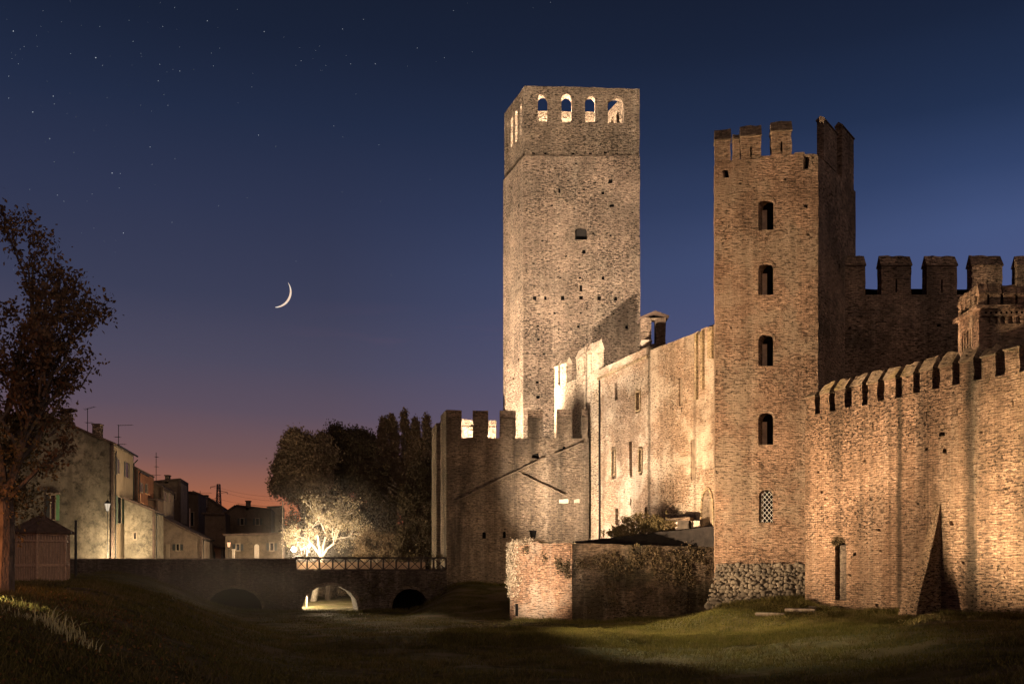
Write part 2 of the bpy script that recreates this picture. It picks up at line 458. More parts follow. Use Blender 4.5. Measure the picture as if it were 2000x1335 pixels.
# fallen leaves in the lower left
n = 9000
lx = NR.uniform(-20, -5, n); ly = NR.uniform(13, 30, n)
k = (lx < -.36*ly+NR.normal(size=n)*1.2); lx, ly = lx[k], ly[k]
pts = np.stack([lx, ly, gh(lx, ly)+.03], 1)
fl = leaves('fallen_leaves', pts, .09, leaf_mat('fallen_leaf', (.10, .045, .02), (.2, .11, .05), .15)); tag(fl, 'brown fallen leaves scattered over the near left bank', 'leaves', kind='stuff')
cxy = np.stack([NR.uniform(-.6, .6, 900), 15+38*NR.uniform(0, 1, 900)], 1); cxy[:, 0] *= cxy[:, 1]
ci = np.repeat(np.arange(900), 34); bx_ = cxy[ci, 0]+NR.normal(size=len(ci))*.16; by_ = cxy[ci, 1]+NR.normal(size=len(ci))*.16
g = blades('grass', bx_, by_, .24, .014, leaf_mat('coarse_grass', (.055, .048, .018), (.2, .15, .07), .3), .6); tag(g, 'coarse longer grass clumps dotted over the moat banks', 'grass', kind='stuff')
# weeds along the feet of the walls
wx, wy = [], []
for (x0, y0, x1, y1, n_) in ((17.6, 55.8, 24.6, 40.4, 5200), (13, 58.3, 18, 57.2, 1600), (4.1, 61.7, 13.5, 63.6, 3200), (4, 61.6, .4, 65.2, 1500), (-5.4, 78.7, 1, 78.8, 1800), (-34, 75.8, -6, 75.8, 7000), (26.4, 36.5, 24.6, 40.4, 800)):
    f_ = NR.uniform(0, 1, n_); wx.append(x0+(x1-x0)*f_+NR.normal(size=n_)*.16-.1); wy.append(y0+(y1-y0)*f_-abs(NR.normal(size=n_))*.25)
g = blades('wall_foot_weeds', np.concatenate(wx), np.concatenate(wy), .3, .022, mgr); tag(g, 'rough taller grass and weeds along the feet of the walls', 'weeds', kind='stuff')
# tall tufts caught by the light
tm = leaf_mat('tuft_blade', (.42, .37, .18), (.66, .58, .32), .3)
line = [(10, 1192), (30, 1205), (50, 1207), (75, 1212), (92, 1218), (105, 1228), (122, 1240), (133, 1236), (146, 1246), (158, 1252), (172, 1262)]
for i, (px, py) in enumerate(line):
    D = np.interp(px, [0, 180], [25.5, 22.0])
    # put the root on the terrain below that ray
    best = min((abs((HY-py)/F*d-gz((px-CX)/F*d, d)), d) for d in np.arange(12, 34, .1)); D = best[1]
    x0, y0 = (px-CX)/F*D, D; n = 26
    segs = []
    V, FA = [], []
    for j in range(n):
        bx, by = x0+R.gauss(0, .13), y0+R.gauss(0, .13); bz = gz(bx, by)-.02
        hgt = R.uniform(.08, .42)*(1.3 if 88 < px < 150 else .7); an = R.uniform(0, 6.28); ln = R.uniform(.15, 1.3)*hgt
        q = [Vector((bx, by, bz)), Vector((bx+math.cos(an)*ln*.35, by+math.sin(an)*ln*.35, bz+hgt*.6)), Vector((bx+math.cos(an)*ln, by+math.sin(an)*ln, bz+hgt*R.uniform(.7, 1.0)))]
        s = Vector((math.sin(an), -math.cos(an), 0))*.011; kk = len(V)
        V += [q[0]-s, q[0]+s, q[1]+s, q[1]-s, q[2]]; FA += [[kk, kk+1, kk+2, kk+3], [kk+3, kk+2, kk+4]]
    o = obj('grass_tuft', V, FA, tm, base=(x0, y0, gz(x0, y0)))
    tag(o, 'pale grass tuft catching the light in the row along the left bank', 'grass tuft', 'lit grass tufts on the left bank')

# ------------------------------------------------------------------ merlons
def merlon(par, W, u0, u1, z0, zs, zt, T, mat, capmat, slit=False, w0=0.0, jag=.035, broken=0.0):
    broken *= .35
    if u0 > u1: u0, u1 = u1, u0
    ol = rough([(u0, z0), (u1, z0), (u1, zs), (u0, zs)], .35, jag)
    hs = []
    if slit:
        um = (u0+u1)/2; hs = [([(um-.06, z0+.15), (um+.06, z0+.15), (um+.06, z0+.15+(zs-z0)*.45), (um-.06, z0+.15+(zs-z0)*.45)], T*.6)]
    m = prism('merlon', W, ol, hs, T, mat, par, w0, backmat=M_dark if slit else None)
    if capmat:
        n = max(3, int((u1-u0)/.28)); V = []; UV = []; FA = []
        for i in range(n+1):
            u = u0-.05+(u1-u0+.1)*i/n; j = R.uniform(-.05, .05)*(1+broken*2); mid = w0+T*.5
            for w, z in ((w0-.06, zs), (w0-.06, zs+.07), (mid, zt+j-broken*R.uniform(0, .35)), (w0+T+.06, zs+.07), (w0+T+.06, zs)):
                V.append(W.pt(u+R.uniform(-.015, .015), z, w))
        for i in range(n):
            for k in range(5):
                a = i*5+k; b = i*5+(k+1) % 5
                FA.append([a, b, b+5, a+5]); uu = u0+(u1-u0)*i/n; du = (u1-u0)/n
                UV.append([(uu, k*.4), (uu, k*.4+.4), (uu+du, k*.4+.4), (uu+du, k*.4)])
        FA.append([0, 1, 2, 3, 4]); UV.append([(0, 0), (0, .1), (.3, .5), (.6, .1), (.6, 0)])
        e = n*5; FA.append([e, e+1, e+2, e+3, e+4]); UV.append([(0, 0), (0, .1), (.3, .5), (.6, .1), (.6, 0)])
        fixn(obj('cap', V, FA, capmat, m, UV))
    return m

def hole(W, px, py, s=4.0, h=None, d=.35, rnd=R):
    """small square putlog hole"""
    h = h or s; s *= 1.35; h *= 1.3; a, b = s/2, h/2; j = lambda: rnd.uniform(-.18, .18)*s
    q = [(px-a+j(), py+b+j()), (px+a+j(), py+b+j()), (px+a+j(), py-b+j()), (px-a+j(), py-b+j())]
    D = W.D(px); return ([(W.u(x), (HY-y)/F*D) for x, y in q], d)

# ------------------------------------------------------------------ the great keep tower
A = Vector((1.222, 88)); B = Vector((12.17, 88)); C = Vector((-.78, 93.5)); E = B+(C-A)
keep = empty('keep_tower', (5.5, 90.5, -1), 'tallest square brick tower with arched openings all round its top storey', 'tower')
ctr = (A+E)/2
Wf = Wall(A, B, ctr); Wsd = Wall(A, C, ctr); sd = (C-A).normalized()
Wr2 = Wall(B+sd*.5, E, ctr); Wbk = Wall(C+Vector((1.1, 0)), E-Vector((.2, 0)), ctr)
zt, zl = 45.6, 38.85
hl = [(1042.5, 298), (1065, 298.5), (1119, 298.5), (1153, 299), (1183, 297), (1205, 299.5), (1230, 299.5)]
hl2 = [(1125.6, 320), (1078, 354), (1110, 353), (1163, 356), (1193, 354, 7), (1093, 372, 3, 9), (1100, 372, 8, 7), (1177.5, 377, 5, 7), (1140, 370), (1149, 366),
       (1195, 402, 6), (1163, 402), (1078, 401), (1141, 415), (1199, 414), (1236, 415), (1083, 456), (1158, 456), (1193, 460), (1059, 470), (1141, 492, 5, 7), (1105, 500),
       (1042, 514), (1094, 541), (1133, 542), (1178, 543, 5, 7), (1134, 563, 4, 10),
       (1044, 582, 5, 7), (1065, 582, 5, 7), (1099.5, 582, 5, 8), (1135, 581, 5, 7), (1170.5, 582, 5, 7), (1203, 583, 5, 7), (1083.5, 611), (1134.5, 611), (1198.7, 612),
       (1050, 636), (1084, 637), (1129.5, 637), (1170, 637), (1224, 639, 5), (1051, 662), (1043.5, 691), (1062.5, 691), (1055.5, 719), (1050, 775, 5), (1049, 746)]
hl3 = [(1030+R.uniform(0, 212), 320+R.uniform(0, 330), R.uniform(1.2, 2.2)) for _ in range(26)]
def cleanholes(L, lim):
    out = []
    for q in L:
        if all(math.hypot(q[0]-p[0], q[1]-p[1]) > 9 for p in out) and not any(a < q[0] < b and c < q[1] < d for a, b, c, d in lim): out.append(q)
    return out
fr = [hole(Wf, q[0], q[1], *(q[2:] or (3.8,))) for q in cleanholes(hl2+hl3, [(1112, 1157, 431, 479)])]
win = arch(Wf, 1123, 1147, 441, 469, rise=.35)
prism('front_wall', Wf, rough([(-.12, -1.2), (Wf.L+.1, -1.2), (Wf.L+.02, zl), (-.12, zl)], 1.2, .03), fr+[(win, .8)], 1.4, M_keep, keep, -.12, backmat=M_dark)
ups = [hole(Wf, q[0], q[1], 4.5) for q in hl]
opn = [(arch(Wf, a, b, c, d), None) for a, b, c, d in ((1050.5, 1069.5, 183, 237), (1096.5, 1116.5, 184, 238), (1142.5, 1162.5, 185, 238), (1187, 1218.5, 187, 240))]
prism('upper_front_wall', Wf, rough([(0, zl+.004), (Wf.L, zl+.004), (Wf.L, zt-.3), (0, zt)], .6, .035), ups+opn, .85, M_keepup, keep, 0.0, backmat=M_dark)
sh = [hole(Wsd, 988+R.uniform(0, 30), 330+R.uniform(0, 430), 2.2, 4) for _ in range(12)]
prism('side_wall', Wsd, rough([(.06, -1.2), (Wsd.L, -1.2), (Wsd.L, zl), (.06, zl)], 1.2, .03), sh, 1.4, M_keep, keep, -.12, backmat=M_dark)
so = []
for c in range(4):
    u0 = Wsd.L*(.13+.215*c); uu = [u0, u0+.62]; r = .31; z1, z0 = 44.3, 41.3
    so.append(([(uu[0], z0), (uu[1], z0)]+[(u0+r+r*math.cos(math.pi*k/6), z1-r+r*math.sin(math.pi*k/6)) for k in range(7)], None))
prism('upper_side_wall', Wsd, rough([(.06, zl+.004), (Wsd.L, zl+.004), (Wsd.L, zt), (.06, zt)], .6, .03), so, .85, M_keepup, keep, 0.0)
prism('far_side_wall', Wr2, rough([(0, -1.2), (Wr2.L, -1.2), (Wr2.L, zt-.3), (0, zt-.3)], .8, .03), so[:3], .85, M_keepup, keep, 0.02)
prism('rear_wall', Wbk, rough([(0, -1.2), (Wbk.L, -1.2), (Wbk.L, zt-.25), (0, zt-.05)], .8, .03), [], .85, M_keepup, keep, -.03)
box('lookout_floor', Wf, 1.0, Wf.L-.9, 40.3, 40.6, .9, 4.4, M_stone, keep)
box('window', Wf, Wf.u(1124), Wf.u(1146), Wf.z(1135, 469), Wf.z(1135, 443), .55, .6, plain('window_board', (.012, .01, .008), .9), keep)

# ------------------------------------------------------------------ long castle wall and the merlon wall beyond it
La = Vector((14.0, 64.0)); Ld = Vector((-.4556, 1.0))
Wl = Wall(La-Ld*.7, La+Ld*17.0); Wl2 = Wall(La+Ld*14.45, La+Ld*22.4)
M_long = brick_mat('palace_brick', (.50, .36, .25), (.38, .255, .165), (.25, .18, .12), pits=.8, stain=.5, chips=.28, bump=1.2, seed=83.0, patch=(.62, .50, .37), patchamt=.95,
    bands=[(Wl.u(1268), .32, .85), (Wl.u(1357), .3, .5), (Wl.u(1163), .22, .85), (Wl.u(1312), .5, .35)])
M_long2 = brick_mat('pilaster_brick', (.44, .33, .2), (.33, .23, .13), (.46, .35, .2), pits=.5, stain=.25, bump=1.0, seed=87.0, moss=.6)
pal = empty('palace_wall', Wl.pt(Wl.u(1280), -1), 'bright floodlit long castle wall with narrow windows running to the tower', 'castle wall')
oh = [hole(Wl, q[0], q[1], q[2], q[3], .3) for q in ((1203.5, 764, 3.5, 26), (1246.5, 783, 5.5, 34), (1198.5, 903, 6, 48), (1232, 896, 4.5, 54), (1251, 899, 4.5, 44), (1232, 980, 2, 12), (1204, 1008, 5, 24), (1262, 1003, 4, 22))]
bl = [(rect(Wl, a, b, c, d), .12) for a, b, c, d in ((1326, 1333, 737, 790), (1349, 1357.5, 857, 937))]
gate = arch(Wl, 1372, 1393, 955, 1049, rise=1.5)
tp = [(1396, 633), (1385, 636), (1384.6, 644), (1381, 645), (1380.6, 638), (1369, 643), (1368.6, 652), (1364, 653), (1363.6, 646), (1355, 651)]
top = [Wl.uz(x, y) for x, y in tp]+[Wl.uz(1272, 683), Wl.uz(1270, 683.2), Wl.uz(1270, 689), Wl.uz(1171, 731)]
bot = [(Wl.u(1171), -1.5), (Wl.u(1396), -1.5)]
prism('brick_wall', Wl, rough(top, .6, .03, closed=False)+[top[-1]]+bot, oh+bl+[(gate, .6)], 1.6, M_long, pal, 0.0, backmat=plain('gate_shade', (.16, .12, .08), .9))
# parapet band standing proud of the left half
ba = [Wl.uz(1171, 722.5), Wl.uz(1268.5, 677), Wl.uz(1268.5, 699), Wl.uz(1171, 742)]
prism('parapet_band', Wl, rough(ba, .6, .02), [], .62, M_long, pal, -.14)
bb = [Wl.uz(1171, 738), Wl.uz(1268.5, 694), Wl.uz(1268.5, 698.5), Wl.uz(1171, 741.8)]
prism('string_course', Wl, bb, [], .12, M_long2, pal, -.263)
for a, b, c, d in ((1360.5, 1364, 652, 780), (1372, 1376.5, 645, 760), (1386, 1394.5, 637, 700)):
    prism('pilaster', Wl, rough([Wl.uz(a, d), Wl.uz(b, d), Wl.uz(b, c+1), Wl.uz(a, c+3)], .5, .02), [], .2, M_long2, pal, -.205)
gf = prism('gate_surround', Wl, arch(Wl, 1369.5, 1395.5, 950, 1050, rise=1.65), [(gate, None)], .1, M_long2, pal, -.103)
box('gate_door', Wl, Wl.u(1384), Wl.u(1388), Wl.z(1386, 1049), Wl.z(1386, 975), .45, .5, M_dark, pal)
for a, b, c, d in ((1242, 1251.5, 763, 803), (1195, 1202.5, 877, 929), (1247.5, 1255, 875, 923)):
    u0, u1 = Wl.u(a), Wl.u(b); z0, z1 = Wl.z((a+b)/2, d), Wl.z((a+b)/2, c)
    prism('window_frame', Wl, [(u0, z0), (u1, z0), (u1, z1), (u0, z1)], [([(u0-.12, z0+.12), (u1+.12, z0+.12), (u1+.12, z1-.12), (u0-.12, z1-.12)], None)], .08, M_long2, pal, -.085)
tubes('downpipe', [(Wl.pt(Wl.u(1173), 1.5, -.12), Wl.pt(Wl.u(1173), Wl.z(1173, 742), -.12), .07, .07)], M_iron, pal)

mw = empty('merlon_wall', Wl2.pt(Wl2.L/2, -1), 'pale wall with tall slender merlons between the keep and the long wall', 'castle wall')
M_mw = brick_mat('merlon_wall_brick', (.52, .40, .28), (.40, .29, .19), (.52, .42, .3), pits=.9, stain=.2, bump=1.0, seed=93.0, patch=(.58, .47, .35), patchamt=.7, bands=[(Wl2.u(1145), .25, .7)])
tp = [(1083, 757), (1097.5, 752), (1125, 738.5), (1143, 731), (1171, 724)]
prism('brick_wall', Wl2, rough([Wl2.uz(1171, 1112)[0:1]+(-1.5,), (Wl2.u(1083), -1.5)]+[Wl2.uz(*q) for q in tp], .7, .03), [hole(Wl2, 1150+R.uniform(-60, 15), 770+R.uniform(0, 80), 1.8) for _ in range(0)], 1.2, M_mw, mw, .004)
for a, b, yt, ys, yb in ((1083.5, 1090, 704, 716, 757), (1094, 1106, 698, 712, 752.5), (1125.5, 1139, 680, 697, 739), (1143, 1152.5, 671, 690, 731.5), (1156, 1168, 664, 684, 726)):
    um = (a+b)/2
    merlon(mw, Wl2, Wl2.u(a), Wl2.u(b), Wl2.z(um, yb)+.05, Wl2.z(um, ys), Wl2.z(um, yt), .55, M_mw, M_mw, w0=.01)

# bell-cote and white chimney on the wall head
Wb = pxwall(1250, 76, 1303, 76)
bc = empty('bellcote', Wb.pt(1, 15), 'small dark brick gable with a slender slot and tiled roof above the wall', 'bellcote')
prism('brick_pier', Wb, rough([Wb.uz(1252.5, 690), Wb.uz(1299.5, 690), Wb.uz(1300.5, 620), Wb.uz(1252.5, 620)], .4, .02), [(rect(Wb, 1272, 1281, 623, 671), None)], .9, M_back, bc)
V = [Wb.pt(Wb.u(x), Wb.z(x, y), w) for w in (-.3, 1.2) for x, y in ((1248, 620.5), (1279, 608), (1305.5, 617.5), (1305.5, 621), (1279, 612.5), (1248, 624))]
fixn(obj('tiled_roof', V, [[0, 1, 4, 5], [1, 2, 3, 4], [6, 7, 10, 11], [7, 8, 9, 10], [0, 1, 7, 6], [1, 2, 8, 7], [5, 4, 10, 11], [4, 3, 9, 10], [0, 5, 11, 6], [2, 3, 9, 8]], M_tile, bc))
Wc = pxwall(1253, 73.6, 1275, 73.6)
ch = sub('chimney', Wc.pt(.4, 15), pal, 'pale squat chimney on the wall head')
prism('stack', Wc, rough([Wc.uz(1254, 692), Wc.uz(1270, 692), Wc.uz(1270, 668), Wc.uz(1254, 668)], .3, .02), [], .7, M_white, ch)
box('cap', Wc, Wc.u(1252.5), Wc.u(1273.5), Wc.z(1260, 667.9), Wc.z(1260, 664), -.1, .8, M_white, ch)

# ------------------------------------------------------------------ gatehouse wall
Wg = pxwall(872, 79, 1150, 79.5)
gth = empty('gatehouse', Wg.pt(5, -2), 'shadowed crenellated gatehouse wall at the right end of the bridge', 'gatehouse')
zc = Wg.z(900, 854.5)
gh_h = [(arch(Wg, 942, 949, 1038, 1051), .25), (arch(Wg, 982, 988, 1037, 1050), .25)]+[hole(Wg, 1041.5, 1042, 9, 13, .5), hole(Wg, 1045, 890, 9, 8, .25), hole(Wg, 1101, 853+20, 4)]
prism('front_wall', Wg, rough([(0, -3.2), (Wg.L, -3.2), (Wg.L, zc), (0, zc)], .6, .03), gh_h, 1.3, M_gate, gth, 0, backmat=M_dark)
for a, b, yt in ((873, 901.5, 800.5), (923, 953.5, 801), (976, 1007, 801), (1031, 1060.5, 800), (1088, 1117.5, 798.5), (1137, 1148, 798.5)):
    m = merlon(gth, Wg, Wg.u(a)+.01, Wg.u(b), zc+.004, Wg.z(a, yt+15), Wg.z(a, yt), .6, M_gate, None)
    prism('cap', Wg, rough([(Wg.u(a)+.005, Wg.z(a, yt+15)+.004), (Wg.u(b), Wg.z(a, yt+15)+.004), (Wg.u(b), Wg.z(a, yt)), (Wg.u(a)+.005, Wg.z(a, yt))], .4, .02), [], .6, M_back, m, .05)
Wgr = Wall(((872-CX)/F*79, 79.05), ((850.5-CX)/F*84.5, 84.5), (0, 82))
prism('return_wall', Wgr, rough([(.05, -3.2), (Wgr.L, -3.2), (Wgr.L, 12.6), (2.9, 12.6), (2.9, 13.15), (.05, 13.2)], .5, .03), [], 1.2, M_gate, gth, 0)
prism('corner_buttress', Wgr, rough([(3.1, -3.2), (Wgr.L, -3.2), (Wgr.L, 12.3), (3.1, 12.5)], .5, .03), [], .35, M_gate, gth, -.352)
M_scar = plain('roof_scar', (.12, .09, .06), .9, .4, 3.0, bump=.03)
def ledge(px0, py0, px1, py1, w=3.0):
    q = [Wg.uz(px0, py0), Wg.uz(px1, py1), Wg.uz(px1, py1+w), Wg.uz(px0, py0+w)]
    prism('roof_scar', Wg, rough(q, .25, .03), [], .26, M_scar, gth, -.263)
ledge(893, 976, 1062, 893); ledge(1080, 887, 1136, 864); ledge(1004, 923, 1016, 921, 2); ledge(1018, 925, 1100, 964, 2)
prism('plaster_patch', Wg, rough([Wg.uz(1092, 975), Wg.uz(1110, 974), Wg.uz(1110, 982), Wg.uz(1092, 982)], .2, .05), [], .03, M_white, gth, -.031)
prism('plaster_patch', Wg, rough([Wg.uz(1121, 975), Wg.uz(1132, 974), Wg.uz(1132, 982), Wg.uz(1121, 982)], .2, .05), [], .03, M_white, gth, -.031)
# rear curtain seen through the crenels
Wrc = pxwall(890, 92, 974, 92)
rc = empty('rear_curtain_wall', Wrc.pt(1, 0), 'brightly lit stretch of rear wall seen through the gatehouse crenels', 'castle wall')
prism('brick_wall', Wrc, rough([Wrc.uz(890, 1105), Wrc.uz(969, 1105), Wrc.uz(969, 834), Wrc.uz(890, 832)], .5, .04), [], .8, M_gate, rc)
prism('coping', Wrc, rough([Wrc.uz(890, 831.9), Wrc.uz(969, 833.9), Wrc.uz(969, 820), Wrc.uz(890, 818)], .4, .05), [], .7, M_keep, rc, .05)

# ------------------------------------------------------------------ low bastion
Wba = pxwall(1117, 62, 1004, 65.8); Wbb = pxwall(1117, 62, 1400, 64.0)
bas = empty('bastion', Wba.pt(.5, -4), 'low brick bastion with one floodlit face and overgrown top before the castle', 'bastion')
zb = Wba.z(1117, 1060)
pl = rough([Wba.uz(1117, 1225), Wba.uz(1117, 1060), Wba.uz(1068, 1060), Wba.uz(1056, 1060.5), Wba.uz(1050, 1056), Wba.uz(1028, 1058), Wba.uz(1004, 1061), Wba.uz(1004, 1213)], .3, .035)
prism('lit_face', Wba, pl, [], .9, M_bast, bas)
prism('rim_band', Wba, rough([Wba.uz(1115, 1089), Wba.uz(1115, 1063), Wba.uz(1060, 1063), Wba.uz(1060, 1089)], .3, .03), [], .06, M_bast, bas, -.062)
pr = rough([(.9, -5), (Wbb.L, -5), Wbb.uz(1400, 1066), Wbb.uz(1310, 1066), Wbb.uz(1180, 1062), (.9, zb)], .35, .05)
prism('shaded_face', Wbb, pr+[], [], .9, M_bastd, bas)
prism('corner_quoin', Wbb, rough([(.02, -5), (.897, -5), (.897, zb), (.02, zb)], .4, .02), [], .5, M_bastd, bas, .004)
# rounded left end
V, FA, UV = [], [], []
c0 = Wba.pt(Wba.u(1006), 0, 1.3); n = 14
for j in range(9):
    z = -4.6+(zb-.25+4.6)*j/8
    for i in range(n+1):
        a = math.radians(-100-150*i/n); rr = 1.28+R.uniform(-.05, .05)-(.25 if j == 8 else 0)
        V.append((c0.x+math.cos(a)*rr, c0.y+math.sin(a)*rr, z+(.12 if j == 8 else 0)))
for j in range(8):
    for i in range(n):
        k = j*(n+1)+i; FA.append([k, k+1, k+n+2, k+n+1]); UV.append([(i*.25, j*.7), (i*.25+.25, j*.7), (i*.25+.25, j*.7+.7), (i*.25, j*.7+.7)])
top = [8*(n+1)+i for i in range(n+1)]; FA.append(top); UV.append([(V[q][0], V[q][1]) for q in top])
fixn(obj('rounded_end', V, FA, M_bast, bas, UV))
box('bastion_deck', Wbb, .6, Wbb.L, .55, .8, .9, 8, M_stone, bas)
# doorway slot low on the lit face
Wslot = Wba
box('drain_slot', Wba, Wba.u(1012), Wba.u(1007), Wba.z(1010, 1202), Wba.z(1010, 1178), -.03, .05, M_dark, bas)

# ivy on the bastion
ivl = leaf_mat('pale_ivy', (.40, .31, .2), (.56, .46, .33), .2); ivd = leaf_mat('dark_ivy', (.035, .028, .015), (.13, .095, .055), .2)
q = []
for _ in range(5200):
    a = math.radians(R.uniform(-250, -85)); z = R.uniform(-2.4, zb+.15)
    if z < -1.6 and R.random() < .75: continue
    rr = 1.28+abs(R.gauss(0, .12)); q.append((c0.x+math.cos(a)*rr, c0.y+math.sin(a)*rr, z))
for _ in range(1500):
    q.append(tuple(Wba.pt(Wba.u(R.uniform(1000, 1040)), zb+abs(R.gauss(0, .16)), R.uniform(-.2, 1.2))))
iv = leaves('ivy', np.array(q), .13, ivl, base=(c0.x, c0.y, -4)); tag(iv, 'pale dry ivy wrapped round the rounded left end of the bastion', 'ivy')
q = []
for cx_, cy_, sx_, sy_, n_ in ((1215, 1092, 60, 10, 2600), (1165, 1100, 25, 10, 900), (1290, 1100, 45, 12, 2200), (1335, 1112, 30, 18, 1800), (1300, 1075, 60, 6, 900), (1365, 1085, 22, 12, 900), (1230, 1155, 90, 20, 1300), (1180, 1185, 50, 12, 600), (1320, 1150, 50, 22, 800)):
    for c in range(n_//110):
        px, py = R.gauss(cx_, sx_*.8), R.gauss(cy_, sy_)
        if not 1122 < px < 1388 or py < 1066: continue
        for _ in range(45):
            qx, qy = px+R.gauss(0, 4.5), py+R.gauss(0, 4.5)
            q.append(tuple(Wbb.pt(Wbb.u(qx), Wbb.z(qx, qy), -abs(R.gauss(.02, .12)))))
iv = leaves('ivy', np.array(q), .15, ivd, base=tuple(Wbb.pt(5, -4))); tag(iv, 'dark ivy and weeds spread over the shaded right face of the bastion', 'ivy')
q = []
for px_, py_ in ((1095, 1101), (1096, 1108), (1092, 1095), (1100, 1112), (1066, 1088), (1110, 1103), (1030, 1073), (1108, 1112), (1110, 1122)):
    for _ in range(90):
        qx, qy = px_+R.gauss(0, 3.2), py_+R.gauss(0, 3.8); q.append(tuple(Wba.pt(Wba.u(qx), Wba.z(qx, qy), -abs(R.gauss(.08, .08)))))
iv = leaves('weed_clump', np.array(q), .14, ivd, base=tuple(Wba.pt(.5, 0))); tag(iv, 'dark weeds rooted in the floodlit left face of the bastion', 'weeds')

# terrace in front of the palace gate: dark parapet beam, slab table, shrub
Wt = pxwall(1168, 67.5, 1396, 63.2)
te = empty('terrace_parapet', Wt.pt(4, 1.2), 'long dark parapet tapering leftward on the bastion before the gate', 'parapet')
prism('parapet_beam', Wt, rough([Wt.uz(1118, 1064), Wt.uz(1396, 1066), Wt.uz(1396, 1027), Wt.uz(1350, 1032), Wt.uz(1300, 1037), Wt.uz(1240, 1044), Wt.uz(1168, 1052), Wt.uz(1118, 1057)], .4, .04), [], .35, plain('parapet_shade', (.014, .011, .009), .9, .5, 3.0, bump=.03), te)  # near-black beam: the shade it stands in is put into its colour
for a, b in ((1318, 1333), (1358, 1366)): box('foot_pier', Wt, Wt.u(a), Wt.u(b), Wt.z(a, 1068), Wt.z(a, 1057.5), .05, .3, M_stone, te)
pier = empty('slab_pier', Wt.pt(Wt.u(1330), 2.3), 'dark square pier under a crooked stone slab by the gate', 'pier')
prism('pier', Wt, rough([Wt.uz(1319, 1034), Wt.uz(1341, 1032), Wt.uz(1341, 1015.5), Wt.uz(1319, 1015.5)], .3, .03), [], .6, plain('dark_pier', (.06, .048, .036), .9, .5, 3.0, bump=.03), pier, .4)  # pier in a mottled dark brown
prism('slab', Wt, rough([Wt.uz(1297, 1015.2), Wt.uz(1345, 1015.2), Wt.uz(1345, 1009), Wt.uz(1322, 1010), Wt.uz(1297, 1013)], .25, .03), [], 1.0, M_back, pier, .3)
bx = empty('stone_block', Wt.pt(Wt.u(1350), 2.3), 'pale smooth stone block just right of the slab pier', 'stone block')
prism('block', Wt, rough([Wt.uz(1342.5, 1030), Wt.uz(1358.5, 1029), Wt.uz(1358.5, 1015), Wt.uz(1342.5, 1015.5)], .3, .01), [], .5, M_white, bx, .9)
box('ledge', Wt, Wt.u(1341.8), Wt.u(1364), Wt.z(1350, 1033.5), Wt.z(1350, 1030.4), .85, 1.5, M_white, bx)
wb = prism('white_panel', Wt, rough([Wt.uz(1309, 1035.5), Wt.uz(1318.5, 1035), Wt.uz(1318.5, 1016), Wt.uz(1309, 1017)], .3, .01), [], .1, plain('white_paint', (.6, .52, .45), .6), None, 1.1); tag(wb, 'small white upright panel left of the slab pier', 'panel')
q = crown_pts([(Wt.pt(Wt.u(x), z, w)[0], Wt.pt(Wt.u(x), z, w)[1], z, rx, .7, rz) for x, z, w, rx, rz in ((1200, 2.3, 1.3, 1.0, .45), (1228, 2.75, 1.3, 1.1, .7), (1258, 2.9, 1.3, 1.1, .75), (1282, 2.7, 1.3, .8, .5))], 26, 90, .08)
sb = empty('shrub', Wt.pt(Wt.u(1240), 1.9), 'low spreading shrub on the terrace against the bright wall', 'shrub')
leaves('crown', q, .14, leaf_mat('shrub_leaf', (.09, .075, .035), (.26, .2, .1), .25), sb)
tubes('stem', [(Wt.pt(Wt.u(1240)+R.uniform(-.3, .3), 1.6, 1.3), Wt.pt(Wt.u(1240)+R.uniform(-1.6, 1.6), R.uniform(2.5, 3.2), 1.3+R.uniform(-.3, .3)), .04, .015) for _ in range(14)], M_bark, sb)
q = crown_pts([(Wt.pt(Wt.u(1298), 2.6, 1.2)[0], Wt.pt(Wt.u(1298), 2.6, 1.2)[1], 2.65, .45, .4, .35)], 24, 60, .05)
hb = leaves('round_bush', q, .1, leaf_mat('bush_leaf', (.14, .1, .05), (.3, .22, .12), .25), base=tuple(Wt.pt(Wt.u(1298), 2.2, 1.2))); tag(hb, 'small round clipped bush between shrub and slab pier', 'bush')

# ------------------------------------------------------------------ middle tower
A2 = Vector(((1397-CX)/F*58.9, 58.9)); B2 = Vector(((1598-CX)/F*58, 58)); S2 = Vector((4.6, 6.0)); D2 = B2+S2; C2 = A2+S2
ctr = (A2+D2)/2
Wm = Wall(A2, B2, ctr); Wms = Wall(B2, D2, ctr); Wmb = Wall(C2+Vector((.3, 0)), D2-Vector((.9, 0)), ctr); Wml = Wall(A2+S2.normalized()*1.1, C2, ctr)
mid = empty('corner_tower', (17.5, 61, -3), 'square brick tower with five arched windows one above another', 'tower')
zcr = Wm.z(1598, 302)
ws = [(1481, 1510.5, 388, 449), (1481, 1510, 513, 575.5), (1481, 1510, 652, 714.5), (1481, 1510, 805, 868), (1482, 1509.5, 955.5, 1020)]
hs = [(arch(Wm, *w, rise=.42), .75) for w in ws]
small = [(1417, 340, 9, 13), (1533, 350, 4), (1574, 402, 5), (1578, 458, 4), (1421, 411, 3), (1452, 423, 3), (1575, 317, 8, 18), (1446, 358, 4), (1580, 560, 3), (1428, 640, 3), (1560, 700, 3), (1420, 830, 3), (1566, 905, 3)]
hs += [hole(Wm, q[0], q[1], *(q[2:])) for q in small]
out = [(0, Wm.z(1397, 1182)), (Wm.L, Wm.z(1598, 1182)), Wm.uz(1598, 303), Wm.uz(1590, 300), Wm.uz(1572, 301), Wm.uz(1571, 296.5), Wm.uz(1552, 298), Wm.uz(1551, 301), Wm.uz(1507, 302), Wm.uz(1506, 304), Wm.uz(1484, 304.5), Wm.uz(1447, 311), Wm.uz(1430, 313), Wm.uz(1397, 313)]
